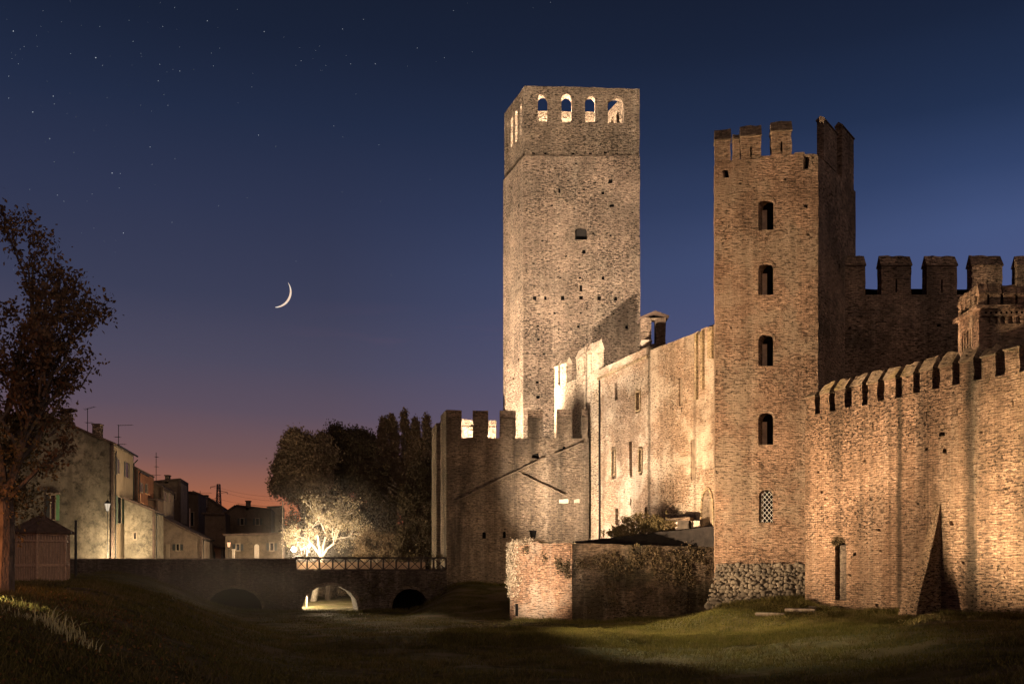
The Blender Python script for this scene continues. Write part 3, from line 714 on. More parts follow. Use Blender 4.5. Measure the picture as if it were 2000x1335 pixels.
prism('front_wall', Wm, rough(out, .7, .035), hs, 1.1, M_mid, mid, 0, backmat=M_dark, shear=.5)
for (a, b, c, d), (la, lb) in zip(ws[:4], ((1490, 1493), (1493, 1496.5), (1490, 1494.5), (1492, 1496))):
    w = obj  # each window: a near-black board for inner shade, a pale strip for the reveal
    fr_ = prism('window', Wm, [(Wm.u(a)+.4, Wm.z(a, d)+.02), (Wm.u(b)+.3, Wm.z(a, d)+.02), (Wm.u(b)+.3, Wm.z(a, c+16)), (Wm.u(a)+.4, Wm.z(a, c+16))], [], .04, M_dark, mid, .70)
    box('shutter', Wm, Wm.u(a)+.33, Wm.u(a)+.62, Wm.z(a, d)+.03, Wm.z(a, c+16), .62, .69, plain('pale_reveal_strip', (.42, .32, .22), .8), fr_)  # no real shutter: pale strip imitates the lighter left reveal
for (a, b, c, d) in ws:
    inn = arch(Wm, a-.2, b+.2, c-.2, d, rise=.43); outr = arch(Wm, a-4.5, b+4.5, c-5, d, rise=.58); zc_ = Wm.z((a+b)/2, c)-.5
    ring = [q for q in outr if q[1] > zc_-.02]; rin = [q for q in inn if q[1] > zc_-.02]
    prism('window_arch', Wm, ring+rin[::-1], [], .03, M_midcap, mid, -.032)
# iron grille in the lowest window
segs = []
u0, u1, z0, z1 = Wm.u(1487), Wm.u(1510), Wm.z(1496, 1019), Wm.z(1496, 959)
for k in range(-9, 12):
    for sgn in (1, -1):
        pa = None
        ua = u0; za = z0+k*.33; L = u1-u0
        p0 = [u0, za if sgn > 0 else za+L*1.2]; p1 = [u1, za+L*1.2 if sgn > 0 else za]
        def clip(p, q):
            if p[1] > q[1]: p, q = q, p
            if q[1] < z0 or p[1] > z1: return None
            f = lambda zz: p[0]+(q[0]-p[0])*(zz-p[1])/(q[1]-p[1]+1e-9)
            a_ = (f(z0), z0) if p[1] < z0 else tuple(p); b_ = (f(z1), z1) if q[1] > z1 else tuple(q)
            return a_, b_
        r = clip(p0, p1)
        if r: segs.append((Wm.pt(r[0][0], r[0][1], .12), Wm.pt(r[1][0], r[1][1], .12), .013, .013))
tubes('window_grille', segs, M_grille, mid, 4)
prism('side_wall', Wms, rough([(0, -3.4), (Wms.L, -3.4), (Wms.L, zcr+.1), (0, zcr-.02)], .7, .035), [hole(Wms, 1625, 380, 3), hole(Wms, 1640, 520, 3, 8)], 1.1, M_back, mid, 0.004, backmat=M_dark)
prism('rear_wall', Wmb, rough([(0, -3), (Wmb.L, -3), (Wmb.L, zcr-.2), (0, zcr-.3)], .9, .03), [], 1.0, M_midcap, mid)
prism('left_wall', Wml, rough([(0, -3), (Wml.L-1.1, -3), (Wml.L-1.1, zcr-.3), (0, zcr-.3)], .9, .03), [], 1.0, M_mid, mid)
box('roof_floor', Wm, 1.2, Wm.L-1.2, zcr-1.3, zcr-1.05, 1.15, 4.5, M_stone, mid)
for a, b, yb, ys, yt, sl in ((1397.2, 1427, 313.3, 274, 248, False), (1447.5, 1486.5, 311.2, 266.5, 240.5, True), (1507.3, 1546, 301.3, 256.8, 231.5, True)):
    um = (a+b)/2
    merlon(mid, Wm, Wm.u(a), Wm.u(b), Wm.z(um, yb)+.01, Wm.z(um, ys), Wm.z(um, yt), .75, M_midcap, M_cap, sl)
for a, b, yb, ys, yt in ((1609.5, 1634.5, 299, 247, 237), (1645, 1668, 304, 259, 249)):
    um = (a+b)/2
    merlon(mid, Wms, Wms.u(a), Wms.u(b), zcr+.07, Wms.z(um, ys), Wms.z(um, yt), .45, M_back, M_back, w0=.01, broken=.3)
Wmx = pxwall(1430, 66, 1450, 66)
merlon(mid, Wmx, Wmx.u(1434), Wmx.u(1445), zcr-.3, Wmx.z(1440, 272), Wmx.z(1440, 259), .6, M_midcap, M_cap)
# rubble stone plinth
V, FA = [], []
def lump(c, r, V, FA, rnd):
    bm = bmesh.new(); bmesh.ops.create_icosphere(bm, subdivisions=2, radius=1)
    sx, sy, sz = r*rnd.uniform(.8, 1.35), r*.42, r*rnd.uniform(.65, 1.0); k = len(V); ph = rnd.uniform(0, 6)
    rx = Matrix.Rotation(rnd.uniform(-.5, .5), 3, 'Y')
    for v in bm.verts:
        q = v.co; f = 1+.12*math.sin(q.x*4+ph)+.1*math.sin(q.z*5+ph*2)
        q2 = rx @ Vector((q.x*sx*f, q.y*sy, q.z*sz*f)); V.append(Vector(c)+q2)
    for f in bm.faces: FA.append([k+v.index for v in f.verts])
    bm.free()
rows = 11
for j in range(rows):
    y = 1104+j*8.0; xl = 1399-j*2.4; xr = 1578+j*1.6; x = xl
    while x < xr:
        s = R.uniform(5.0, 12.5)*(1.35 if j in (9, 10) else .95)
        xx = x+s/2; 
        c = Wm.pt(Wm.u(xx), Wm.z(xx, y+R.uniform(-2.6, 2.6)), -.10-j*.055)
        if R.random() < .95: lump(c, s/2/F*58*1.1, V, FA, R)
        x += s*.88
o = obj('rubble_plinth', V, FA, plain('river_stone', (.095, .078, .056), .9, .65, 1.1, bump=.06), mid, smooth=True)
# sloping mortar core behind the stones
q = [(-.2, -3.6), (Wm.L-.25, -3.6), (Wm.L-.4, Wm.z(1500, 1100)), (.05, Wm.z(1500, 1100))]
prism('plinth_core', Wm, q, [], .5, plain('old_mortar', (.085, .066, .046), .95, .5, 2.5, bump=.05), mid, -.45, batter=lambda u, z: max(0, (Wm.z(1500, 1100)-z))*.12-.38)

# ------------------------------------------------------------------ right curtain wall
Pa = Vector((17.9, 56.0)); Pd = Vector((.4556, -1.0))
Wr = Wall(Pa-Pd*.12, Pa+Pd*17.4)
stain = [(Wr.u(1897), .62, .97), (Wr.u(1757), .28, .85), (Wr.u(1812), .14, .55), (Wr.u(1640), .3, .4), (Wr.u(1702), .2, .4), (Wr.u(1738), .14, .4), (Wr.u(1952), .2, .35)]
M_cur = brick_mat('curtain_brick', (.47, .31, .20), (.33, .205, .125), (.16, .105, .07), pits=1.0, stain=.6, bump=2.2, row=.125, msize=.018, seed=103.0, patch=(.22, .14, .085), patchamt=.6, bands=stain)
M_curcap = brick_mat('curtain_cap', (.30, .22, .13), (.22, .16, .1), (.26, .2, .14), pits=.4, stain=.25, bump=.8, seed=107.0, moss=.45)
cur = empty('curtain_wall', Wr.pt(8, -3), 'floodlit crenellated curtain wall climbing to the right edge', 'castle wall')
ml = [(45, 95, 955, 915, 1060), (127, 183, 935, 862, 1043), (218, 275, 912, 838, 1020), (312, 375, 888, 815, 1005), (408, 470, 875, 792, 982), (507, 572, 850, 768, 963), (612, 678, 830, 742, 937), (720, 792, 800, 715, 912),
      (833, 908, 775, 685, 888), (955, 1033, 745, 655, 860), (1083, 1165, 715, 645, 835), (1220, 1307, 672, 605, 808), (1385, 1480, 630, 560, 775), (1570, 1670, 590, 520, 745), (1770, 1880, 545, 475, 712)]
tox = lambda x: 1560+x/3.034
toy = lambda y: 460+y/3.034
topl = []
for i, (a, b, ys, yt, yb) in enumerate(ml):
    z = Wr.z(tox(b), toy(yb)); u0 = 0 if i == 0 else Wr.u(tox(ml[i][0]))-.02; u1 = Wr.u(tox(ml[i+1][0]))-.02 if i+1 < len(ml) else Wr.L
    topl += [(u0, z), (u1, z)]
    merlon(cur, Wr, Wr.u(tox(a)), Wr.u(tox(b)), z+.006, Wr.z(tox((a+b)/2), toy(ys)), Wr.z(tox((a+b)/2), toy(yt)), .78, M_cur, M_curcap, jag=.075, broken=.8)
sl = [([Wr.uz(x-1, y+9), Wr.uz(x+1, y+9), Wr.uz(x+1, y-9), Wr.uz(x-1, y-9)], .5) for x, y in ((1705, 832), (1755.5, 823), (1809.5, 813), (1869, 803), (1978.5, 786))]
hh = [hole(Wr, x, y, s, s, .3) for x, y, s in ((1793, 983, 4), (1858, 1021, 6), (1717, 1034, 4), (1720, 1035+40, 4), (1840, 848, 7), (1845, 880, 6), (1736, 868, 4), (1810, 876, 5), (1660, 1082+40, 4), (1916, 845, 4), (1688, 900, 4), (1700, 975, 3), (1605, 960, 4), (1598, 922, 4), (1612, 975, 3), (1932, 905, 4), (1966, 955, 4), (1950, 1110, 4), (1881, 1098, 4), (1713, 1181, 5), (1670, 1082, 5))]
hh += [hole(Wr, R.uniform(1690, 1990), R.uniform(1090, 1190), R.uniform(2, 4), None, .2) for _ in range(0)]
dr = arch(Wr, 1631, 1653, 1058, 1172, rise=.16)
tl = rough(topl, .5, .03, closed=False)+[topl[-1]]
# the wall bends round a little to the tower at its far end
prism('brick_wall', Wr, [(Wr.L, -4.5), (0, -4.5)][::-1]+tl[::-1], sl+hh+[(dr, .45)], 1.6, M_cur, cur, 0, backmat=M_dark)
prism('blocked_door', Wr, rough([(Wr.u(1632), Wr.z(1642, 1190)), (Wr.u(1652), Wr.z(1642, 1190)), (Wr.u(1652), Wr.z(1642, 1064)), (Wr.u(1632), Wr.z(1642, 1064))], .4, .02), [], .1, M_bridge, cur, .3)
# raking buttress
Wbt = Wall(Wr.pt(Wr.u(1838), 0).xy, (Wr.pt(Wr.u(1838), 0)-Vector((Wr.n.x, Wr.n.y, 0))*3).xy, Wr.pt(2, 0))
zb0, zb1 = -4.0, Wr.z(1838, 985)
bt = empty('buttress', Wbt.pt(1, -3.5), 'raking brick buttress with a black shaded side leaning on the curtain wall', 'buttress')
M_bt = brick_mat('buttress_brick', (.40, .25, .14), (.28, .17, .10), (.4, .3, .2), pits=1.1, stain=.3, bump=2.0, seed=111.0, patch=(.2, .15, .1), patchamt=.5)
V, FA, UV = [], [], []; nb_ = 14
for k in range(nb_+1):
    f_ = k/nb_; z = zb0+(zb1-zb0)*f_; o_ = max(.05, 2.25*(1-f_)**1.1+.05)+R.uniform(-.13, .13)*(1-f_); th = .3+1.1*(1-f_)
    jj = R.uniform(-.14, .14)*(1-f_)
    for u, w_ in ((-.05, 0), (o_, 0), (o_*.93, th+jj), (-.05, th)): V.append(Wbt.pt(u, z, w_))
for k in range(nb_):
    for q in range(4):
        a_ = k*4+q; b_ = k*4+(q+1) % 4; FA.append([a_, b_, b_+4, a_+4]); zz = k*.55
        UV.append([(q*1.3, zz), (q*1.3+1.2, zz), (q*1.3+1.2, zz+.55), (q*1.3, zz+.55)])
FA.append([nb_*4+q for q in range(4)]); UV.append([(0, 0), (.3, 0), (.3, .3), (0, .3)])
fixn(obj('fin', V, FA, M_bt, bt, UV))
q = []
for _ in range(10):
    px, py = R.gauss(1638, 5), R.gauss(1056, 5)
    for _ in range(40): q.append(tuple(Wr.pt(Wr.u(px+R.gauss(0, 2.5)), Wr.z(px, py+R.gauss(0, 2.5)), -abs(R.gauss(.02, .07)))))
iv = leaves('ivy', np.array(q), .12, ivd, base=tuple(Wr.pt(Wr.u(1638), -3))); tag(iv, 'small dark plant hanging over the blocked doorway', 'ivy')
# planks and stones by the little door
for k, (a, b, c) in enumerate(((1655, 1172.5, 5), (1633, 1180, 5), (1612, 1184, 4.5), (1508, 1196, 4.5), (1566, 1188, 4.5))):
    dd = min((abs((HY-b)/F*d-gz((a-CX)/F*d, d)-.15), d) for d in np.arange(44, 57, .1))[1]
    q = P(a, b, dd); zz = gz(q.x, q.y)
    Wp = Wall((q.x-1.1, q.y+.6), (q.x+1.1, q.y-.4)); o = box('stone_slab', Wp, .3, 2.0, zz-.2, zz+.16, -.25, .45, M_stone)
    tag(o, ('small flat stone slab at the foot of the blocked door', 'flat slab just left of the blocked door foot', 'middle slab of the path between tower and door', 'slab farthest from the door at the path end', 'second slab from the path end under the tower')[k], 'stone slab', 'stone slabs along the path')
V = []

# ------------------------------------------------------------------ rear wall on the right and the small turret
Wk = pxwall(1640, 62.2, 2060, 62.4)
kw = empty('rear_battlement_wall', Wk.pt(6, 0), 'tall dark wall with square merlons behind the right turret', 'castle wall')
zk = Wk.z(1800, 575)
prism('brick_wall', Wk, rough([(Wk.u(1649), -2), (Wk.L+4, -2), (Wk.L+4, zk), (Wk.u(1649), zk)], .8, .03), [hole(Wk, 1660, 640, 4), hole(Wk, 1834, 635, 5), hole(Wk, 1725, 690, 3)], 1.0, M_back, kw, 0, backmat=M_dark)
for a, b in ((1649, 1690), (1721.5, 1780), (1810.5, 1869), (1898.5, 1958), (1987.5, 2045)):
    merlon(kw, Wk, Wk.u(a), Wk.u(b), zk+.005, Wk.z(a, 519), Wk.z(a, 496), .7, M_back, M_back, slit=a > 1700, jag=.025)
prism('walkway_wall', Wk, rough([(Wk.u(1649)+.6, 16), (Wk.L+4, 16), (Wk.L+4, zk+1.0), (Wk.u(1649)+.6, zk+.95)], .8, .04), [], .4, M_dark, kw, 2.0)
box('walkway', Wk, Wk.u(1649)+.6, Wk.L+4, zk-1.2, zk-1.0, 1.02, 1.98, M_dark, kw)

Wt1 = pxwall(1912, 55, 2060, 54.8); Wt0 = Wall(Wt1.a, ((1871-CX)/F*58, 58), Wt1.pt(3, 0, 3))
tu = empty('turret', Wt1.pt(2, 0), 'small crenellated turret with corbelled arcade behind the curtain wall', 'turret')
zn = Wt1.z(1912, 604); zcn = Wt1.z(1912, 597)
arc = [(arch(Wt1, x, x+9.5, 616, 632), .12) for x in range(1924, 2050, 15)]
prism('front_wall', Wt1, rough([(0, -1), (Wt1.L+3, -1), (Wt1.L+3, zn), (0, zn)], .7, .02), arc+[(rect(Wt1, 1912.8, 1916.0, 640, 660), .2)][:0], .8, M_tur, tu)
Lt = Wt0.L
sla = []
for k in range(5):
    u = Lt*(.25+.125*k); sla.append(([(u, zn-2.0), (u+.17, zn-2.0), (u+.17, zn-.9), (u+.085, zn-.8), (u, zn-.9)], .25))
sla.append(([(.42, zn-9), (.62, zn-9), (.62, zn-1.9), (.42, zn-1.9)], .3))
prism('left_wall', Wt0, rough([(.05, -1), (Lt, -1), (Lt, zn), (.05, zn)], .7, .02), sla, .8, M_tur, tu, backmat=M_dark)
prism('cornice', Wt1, rough([(-.25, zn+.003), (Wt1.L+3, zn+.003), (Wt1.L+3, zcn), (-.25, zcn)], .6, .015), [], 1.1, M_tur, tu, -.22)
prism('cornice', Wt0, rough([(.25, zn+.003), (Lt+.3, zn+.003), (Lt+.3, zcn), (.25, zcn)], .6, .015), [], 1.1, M_tur, tu, -.2)
prism('dentil_band', Wt1, rough([(.0, zn-.42), (Wt1.L+3, zn-.42), (Wt1.L+3, zn), (.0, zn)], .3, .01), [([(u, zn-.3), (u+.14, zn-.3), (u+.14, zn-.16), (u, zn-.16)], .07) for u in np.arange(.3, 5.5, .3)], .1, M_tur, tu, -.102, backmat=M_dark)
for a, b, t_ in ((1912.3, 1928, 553), (1932.5, 1954, 552.5), (1960, 1983, 555), (1987.5, 2008, 556), (2014, 2036, 556)):
    merlon(tu, Wt1, Wt1.u(a), Wt1.u(b), zcn+.003, Wt1.z(a, 575), Wt1.z(a, t_), .3, M_tur, M_tur, jag=.02)
for k in range(4):
    u = .62+k*(Lt-.6)/3.75
    merlon(tu, Wt0, u, u+.42, zcn+.003, zcn+.75, zcn+1.38, .26, M_tur, M_tur, jag=.02)
box('gap_shade_board', Wt1, .5, Wt1.L+3, zcn-.4, zcn+.95, .9, 1.1, M_dark, tu)  # near-black boards added so the gaps between merlons look shaded
box('gap_shade_board', Wt0, 1.0, Lt-.1, zcn-.4, zcn+.95, .7, .9, M_dark, tu)

# ------------------------------------------------------------------ bridge
Wx = pxwall(130, 76, 875, 76)
Wx.n = Vector((-.27, .963))
br = empty('bridge', Wx.pt(18, -4), 'brick arched bridge crossing the dry moat to the gatehouse', 'bridge')
zt_ = Wx.z(300, 1092); zd = Wx.z(700, 1113.5)
ar1 = [(arch(Wx, a, b, c, 1215), dd) for a, b, c, dd in ((256, 346, 1150, 2.5), (404, 512, 1148, 2.5), (590.5, 699, 1142, None), (766, 836, 1149, 2.5))]
prism('arch_wall', Wx, rough([(0, -6), (Wx.L-.1, -6), (Wx.L-.1, zd), (Wx.u(577), zd), (Wx.u(577), zt_), (0, zt_)], .7, .02), ar1, 4.0, M_bridge, br, 0, backmat=M_dark)
M_lp = plaster('parapet_render', (.30, .2, .13), (.24, .16, .1), .5)
prism('rear_parapet', Wx, rough([(Wx.u(577)+.1, zd+.01), (Wx.L-1.2, zd+.01), (Wx.L-1.2, zd+.70), (Wx.u(577)+.1, zd+.70)], .6, .015), [], .3, M_lp, br, 3.7)
for a, b, c, dd in ((256, 346, 1150, 2.5), (404, 512, 1148, 2.5), (590.5, 699, 1142, None), (766, 836, 1149, 2.5)):
    zl_ = Wx.z(a, 1190)
    outr = [q for q in arch(Wx, a-6, b+6, c-6, 1215, 14, rise=(Wx.u(b)-Wx.u(a))/2+.25) if q[1] > zl_]; inn = [q for q in arch(Wx, a-.1, b+.1, c-.2, 1215, 14) if q[1] > zl_]
    prism('arch_ring', Wx, outr+inn[::-1], [], .05, M_gate, br, -.052)
prism('coping', Wx, rough([(0, zt_+.003), (Wx.u(577), zt_+.003), (Wx.u(577), zt_+.1), (0, zt_+.1)], .5, .012), [], .5, M_stone, br, -.06)
bays = [577.5, 600, 624, 650, 675, 700, 724.5, 749, 774, 798.6, 823, 847, 871.5]
zr = Wx.z(700, 1087)
rl = sub('railing', Wx.pt(Wx.u(720), zd), br, 'dark timber railing with crossed braces')
box('top_rail', Wx, Wx.u(577)-.05, Wx.u(872.5), zr-.14, zr, .02, .17, M_rail, rl)
box('bottom_rail', Wx, Wx.u(577)-.05, Wx.u(872.5), zd+.015, zd+.13, .03, .16, M_rail, rl)
for b in bays: box('post', Wx, Wx.u(b)-.07, Wx.u(b)+.07, zd+.132, zr-.142, .03, .16, M_rail, rl)
for a, b in zip(bays[:-1], bays[1:]):
    for s, w in ((1, .055), (-1, .105)):
        u0, u1 = Wx.u(a)+.072, Wx.u(b)-.072; z0, z1 = zd+.134, zr-.144
        if s < 0: u0, u1 = u1, u0
        h = .05
        q = [(u0, z0), (u0+s*h, z0), (u1, z1-h), (u1, z1), (u1-s*h, z1), (u0, z0+h)]
        prism('brace', Wx, q, [], .04, M_rail, rl, w)
for k, px in enumerate((601, 699, 748, 800, 846, 862)):
    c = Wx.pt(Wx.u(px), zr+.06, .1); q = np.array([tuple(c)])+NR.normal(size=(130, 3))*np.array([.32, .12, .11])
    fb = leaves('flower_box_plant', q, .1, leaf_mat('rail_plant', (.05, .045, .02), (.16, .12, .06), .2), base=tuple(c-Vector((0, 0, .1))))
    tag(fb, ('plant on the railing end nearest the blazing lamp', 'plant on the railing right of the lit arch', 'railing plant left of the dark right arch', 'railing plant above the dark right arch', 'railing plant just before the gatehouse', 'plant on the last railing bay touching the gatehouse')[k], 'plant', 'plants along the bridge railing')
# rampart weeds along the bridge wall
q = []
for cx_, n_ in ((375, 10), (540, 13), (730, 12), (850, 8), (215, 5), (620, 2), (640, 3)):
    for _ in range(n_):
        px, py = R.gauss(cx_, 16), R.gauss(1158, 13)
        if any(a-4 < px < b+4 and py > c-4 for a, b, c in ((256, 346, 1150), (404, 512, 1148), (590, 699, 1142), (766, 836, 1149))): continue
        for _ in range(40): q.append(tuple(Wx.pt(Wx.u(px+R.gauss(0, 4)), Wx.z(px, py+R.gauss(0, 4)), -abs(R.gauss(.02, .12)))))
iv = leaves('ivy', np.array(q), .16, leaf_mat('bridge_ivy', (.05, .042, .022), (.15, .12, .07), .2), base=tuple(Wx.pt(12, -4))); tag(iv, 'straggling creeper on the brick bridge between its arches', 'ivy')

# ------------------------------------------------------------------ village houses
fd = Vector((-.208, 1.0))
H0 = Vector(((223-CX)/F*84, 84.0))
def house(label, D, poly, L, mat, roofmat=M_tile, kw_=None, over=.35, nroof=None, group=None, facade_mat=None):
    """end wall outline in pixels at distance D, swept L metres along the street"""
    W = Wall(((min(p[0] for p in poly)-CX)/F*D, D), ((max(p[0] for p in poly)-CX)/F*D, D))
    q = [W.pt(W.u(x), W.z(x, y)) for x, y in poly]; n = len(q)
    h = empty('house', ((q[0].x+q[1].x)/2, D, min(v.z for v in q)), label, 'house', group)
    sh = Vector((fd.x*L, fd.y*L, 0))
    fixn(obj('wall', q+[v+sh for v in q], [list(range(n))]+[list(range(n, 2*n))[::-1]]+[[i, (i+1) % n, n+(i+1) % n, n+i] for i in range(n)], mat, h))
    # roof slabs lie on every edge that is neither the ground nor the two sides
    for i in range(1, n-1) if nroof is None else nroof:
        a, b = q[i], q[(i+1) % n]
        d = (b-a).normalized(); up = Vector((-d.z, 0, d.x)); up = up if up.z > 0 else -up
        f = -fd.normalized().to_3d()*.25; a2 = a-d*(over if i == 1 else 0); b2 = b+d*(over if i == n-2 else 0)
        V = [a2+f+up*.02, b2+f+up*.02, b2+sh-f+up*.02, a2+sh-f+up*.02]; V += [v+up*.2 for v in V]
        fixn(obj('roof', V, [[0, 1, 2, 3], [4, 5, 6, 7], [0, 1, 5, 4], [1, 2, 6, 5], [2, 3, 7, 6], [3, 0, 4, 7]], roofmat, h))
    return h, W
def facade(D, px):  # street side of a house whose end wall's right edge is at px
    a = Vector(((px-CX)/F*D, D)); return Wall(a, a+fd*60, (a+Vector((-10, 5))))
M_sh = plain('shutter_green', (.05, .075, .05), .6, .2); M_shd = plain('shutter_dark', (.035, .035, .032), .6, .2)
M_glass = plain('window_dark', (.012, .012, .014), .15, .1, spec=.5)
M_fr = plain('window_surround', (.20, .15, .10), .8, .2)
def window(h, W, a, b, c, d, shut=0.0, smat=None, frame=True):
    u0, u1 = sorted((W.u(a), W.u(b))); m_ = (a+b)/2; z0, z1 = W.z(m_, d), W.z(m_, c)
    w = prism('window', W, [(u0-.1, z0-.1), (u1+.1, z0-.1), (u1+.1, z1+.1), (u0-.1, z1+.1)], [([(u0, z0), (u1, z0), (u1, z1), (u0, z1)], None)], .07, M_fr, h, -.073)
    box('pane', W, u0, u1, z0, z1, -.02, -.005, M_glass, w)
    if shut:
        for s in (-1, 1):
            e = (u0-.1-shut, u0-.12) if s < 0 else (u1+.12, u1+.1+shut)
            box('shutter', W, e[0], e[1], z0, z1, -.05, -.004, smat or M_shd, w)
    return w
M_h1 = plaster('old_plaster', (.25, .20, .135), (.11, .092, .066), .9)
h1, W1 = house('large old plaster house with peeling gable wall lit from behind the bridge parapet', 84, [(-70, 1125), (-70, 872), (58, 798), (120, 824), (180, 851), (223, 868.5), (223, 1125)], 8.6, M_h1)
F1 = facade(84, 223)
o = fixn(obj('facade', [F1.pt(u, z, -.015) for u, z in ((.0, -1.1), (8.55, -1.1), (8.55, F1.z(224, 868)-.15), (.0, F1.z(224, 868)-.15))], [[0, 1, 2, 3]], plaster('ochre_render', (.26, .19, .12), (.22, .16, .1), .3), h1)); 
w = window(h1, W1, 100, 108, 967, 1014); box('shutter', W1, W1.u(91), W1.u(99.4), W1.z(95, 1015), W1.z(95, 966), -.06, -.004, M_shd, w); box('shutter', W1, W1.u(108.6), W1.u(116), W1.z(95, 1015), W1.z(95, 966), -.06, -.004, plain('shutter_bright_green', (.10, .2, .09), .6, .2), w)
box('lintel', W1, W1.u(90), W1.u(118), W1.z(95, 965), W1.z(95, 961.5), -.18, -.003, M_fr, h1)
window(h1, F1, 229, 233, 896, 924, .0); box('shutter', F1, F1.u(224.5)+.1, F1.u(228), F1.z(227, 926), F1.z(227, 893), -.07, -.02, M_shd, h1)
window(h1, F1, 244.5, 250, 903, 932, .55, M_shd)
window(h1, F1, 229, 236.5, 970, 1021, .0, M_shd); box('shutter', F1, F1.u(237), F1.u(240.5), F1.z(238, 1021), F1.z(238, 972), -.07, -.02, M_sh, h1); box('shutter', F1, F1.u(225), F1.u(228.5), F1.z(227, 1023), F1.z(227, 968), -.07, -.02, M_sh, h1)
window(h1, F1, 248, 254, 975, 1020, .45, M_shd)
tubes('downpipe', [(F1.pt(.05, 10.3, -.2), F1.pt(.05, 10.0, -.12), .06, .06), (F1.pt(.05, 10.0, -.12), F1.pt(.05, -1.2, -.12), .06, .06)], M_iron, h1)
tubes('downpipe', [(F1.pt(8.45, 10.4, -.5), F1.pt(8.45, 10.0, -.12), .06, .06), (F1.pt(8.45, 10.0, -.12), F1.pt(8.45, -1.2, -.12), .06, .06)], M_iron, h1)
tubes('gutter', [(F1.pt(-.2, 10.75, -.42), F1.pt(8.7, 10.75, -.42), .09, .09)], M_iron, h1)
def chim(D, a, b, c, d, hs_, cowl=False):
    W = pxwall(a, D, b, D); o = sub('chimney', W.pt(.3, W.z(a, d)), hs_)
    prism('stack', W, rough([W.uz(a, d), W.uz(b, d), W.uz(b, c), W.uz(a, c)], .3, .02), [], .7, M_back, o)
    if cowl:
        V = [W.pt(u, z, w) for w in (-.3, 1.0) for u, z in ((W.u(a-4), W.z(a, c-1)), (W.u((a+b)/2), W.z(a, c-7)), (W.u(b+6), W.z(a, c-9)), (W.u(b+6), W.z(a, c-6)), (W.u(a-4), W.z(a, c+.3)))]
        fixn(obj('cowl', V, [[0, 1, 2, 3, 4], [9, 8, 7, 6, 5]]+[[i, (i+1) % 5, 5+(i+1) % 5, 5+i] for i in range(5)], M_tile, o))
    else: box('cap', W, W.u(a-1), W.u(b+1), W.z(a, c-.1), W.z(a, c-2.2), -.08, .78, M_tile, o)
chim(87, 118, 136, 806, 840, h1, True)
chim(87, 180, 195, 829, 862, h1)

def antenna(D, px, y0, y1, bars, label):
    a = P(px, y0, D); b = P(px, y1, D); r = .035
    o = empty('tv_antenna', a, label, 'tv antenna')
    tubes('mast', [(a, b, r, r)], M_iron, o, 4)
    for (yy, l, rr, tilt) in bars:
        c = P(px, yy, D)
        tubes('boom', [(c+Vector((-l/F*D, 0, -tilt/F*D)), c+Vector((rr/F*D, 0, tilt/F*D)), .022, .022)]+[(c+Vector((x/F*D, -.3, x*tilt/max(rr, 1)/F*D)), c+Vector((x/F*D, .3, x*tilt/max(rr, 1)/F*D)), .012, .012) for x in np.linspace(-l, rr, 6)], M_iron, o, 4)
antenna(88, 171, 848, 797, [(797, 6, 14, 3), (825, 4, 10, 0)], 'leaning tv antenna between the two chimneys of the plaster house')
antenna(88, 231.5, 876, 829, [(830, 1, 27, .5), (853, 7, 3, 0), (867, 9, 14, 0)], 'tv antenna with a long boom at the eaves of the plaster house')
antenna(102, 305, 942, 883, [(892, 2, 4, 0), (911, 3, 4, 0), (927, 9, 8, 0)], 'tallest thin tv antenna above the orange house roof')
antenna(125, 391, 985, 958, [(962, 2, 22, 0), (979, 6, 4, 0)], 'small tv antenna over the low dark roofs')

M_or = plaster('orange_render', (.26, .11, .06), (.2, .09, .05), .4); M_dk = plaster('dark_render', (.12, .08, .055), (.09, .065, .045), .5); M_cr = plaster('cream_render', (.34, .25, .17), (.26, .19, .13), .4)
h2, W2 = house('orange house with dark shutters next along the street', 92.8, [(225, 1120), (225, 900), (262, 914), (270, 918), (270, 1120)], 8.5, M_or)
F2 = facade(92.8, 270)
window(h2, F2, 262+12, 266+12, 944, 960, .25); window(h2, F2, 284, 287, 946, 962, .25); window(h2, F2, 277, 283, 998, 1024, .3)
for a, b, c, d in ((271, 273, 962, 1000), (273, 279, 980, 983), (278, 280, 983, 997), (283, 291, 962, 964)):
    box('lit_trim', F2, F2.u(a), F2.u(b), F2.z(a, d), F2.z(a, c), -.1, -.016, plain('trim', (.6, .3, .14), .7), h2)
h3, W3 = house('dim brown house with a cream street front and small shuttered window', 101.5, [(278, 1110), (278, 934), (293, 939), (313, 950), (319, 955), (319, 1110)], 7.5, M_dk)
F3 = facade(101.5, 319)
o = obj('facade', [F3.pt(u, z, -.015) for u, z in ((0, -1), (7.4, -1), (7.4, 8.0), (0, 8.0))], [[0, 1, 2, 3]], M_cr, h3); window(h3, F3, 320.5, 323.5, 961, 978, .25); window(h3, F3, 330, 333, 963, 980)
h3b, W3b = house('lower annex with a plain shaded wall in front of the brown house', 98, [(272, 1110), (272, 976), (306, 977), (309, 977), (309, 1110)], 3.0, plaster('annex_render', (.2, .13, .085), (.15, .1, .07), .5))
h4, W4 = house('tall narrow dark house with a flat slanting roof edge', 113, [(300, 1110), (300, 942), (330, 939), (353, 937), (353, 1110)], 6.5, M_dk)
F4 = facade(113, 353); obj('facade', [F4.pt(u, z, -.015) for u, z in ((0, 5.0), (5.5, 5.0), (5.5, 9.9), (0, 9.9))], [[0, 1, 2, 3]], M_cr, h4)
h5, W5 = house('dark house with a lit door strip below a pole', 122, [(345, 1110), (345, 962), (372, 962), (388, 966), (388, 1110)], 8, M_dk)
F5 = facade(122, 388)
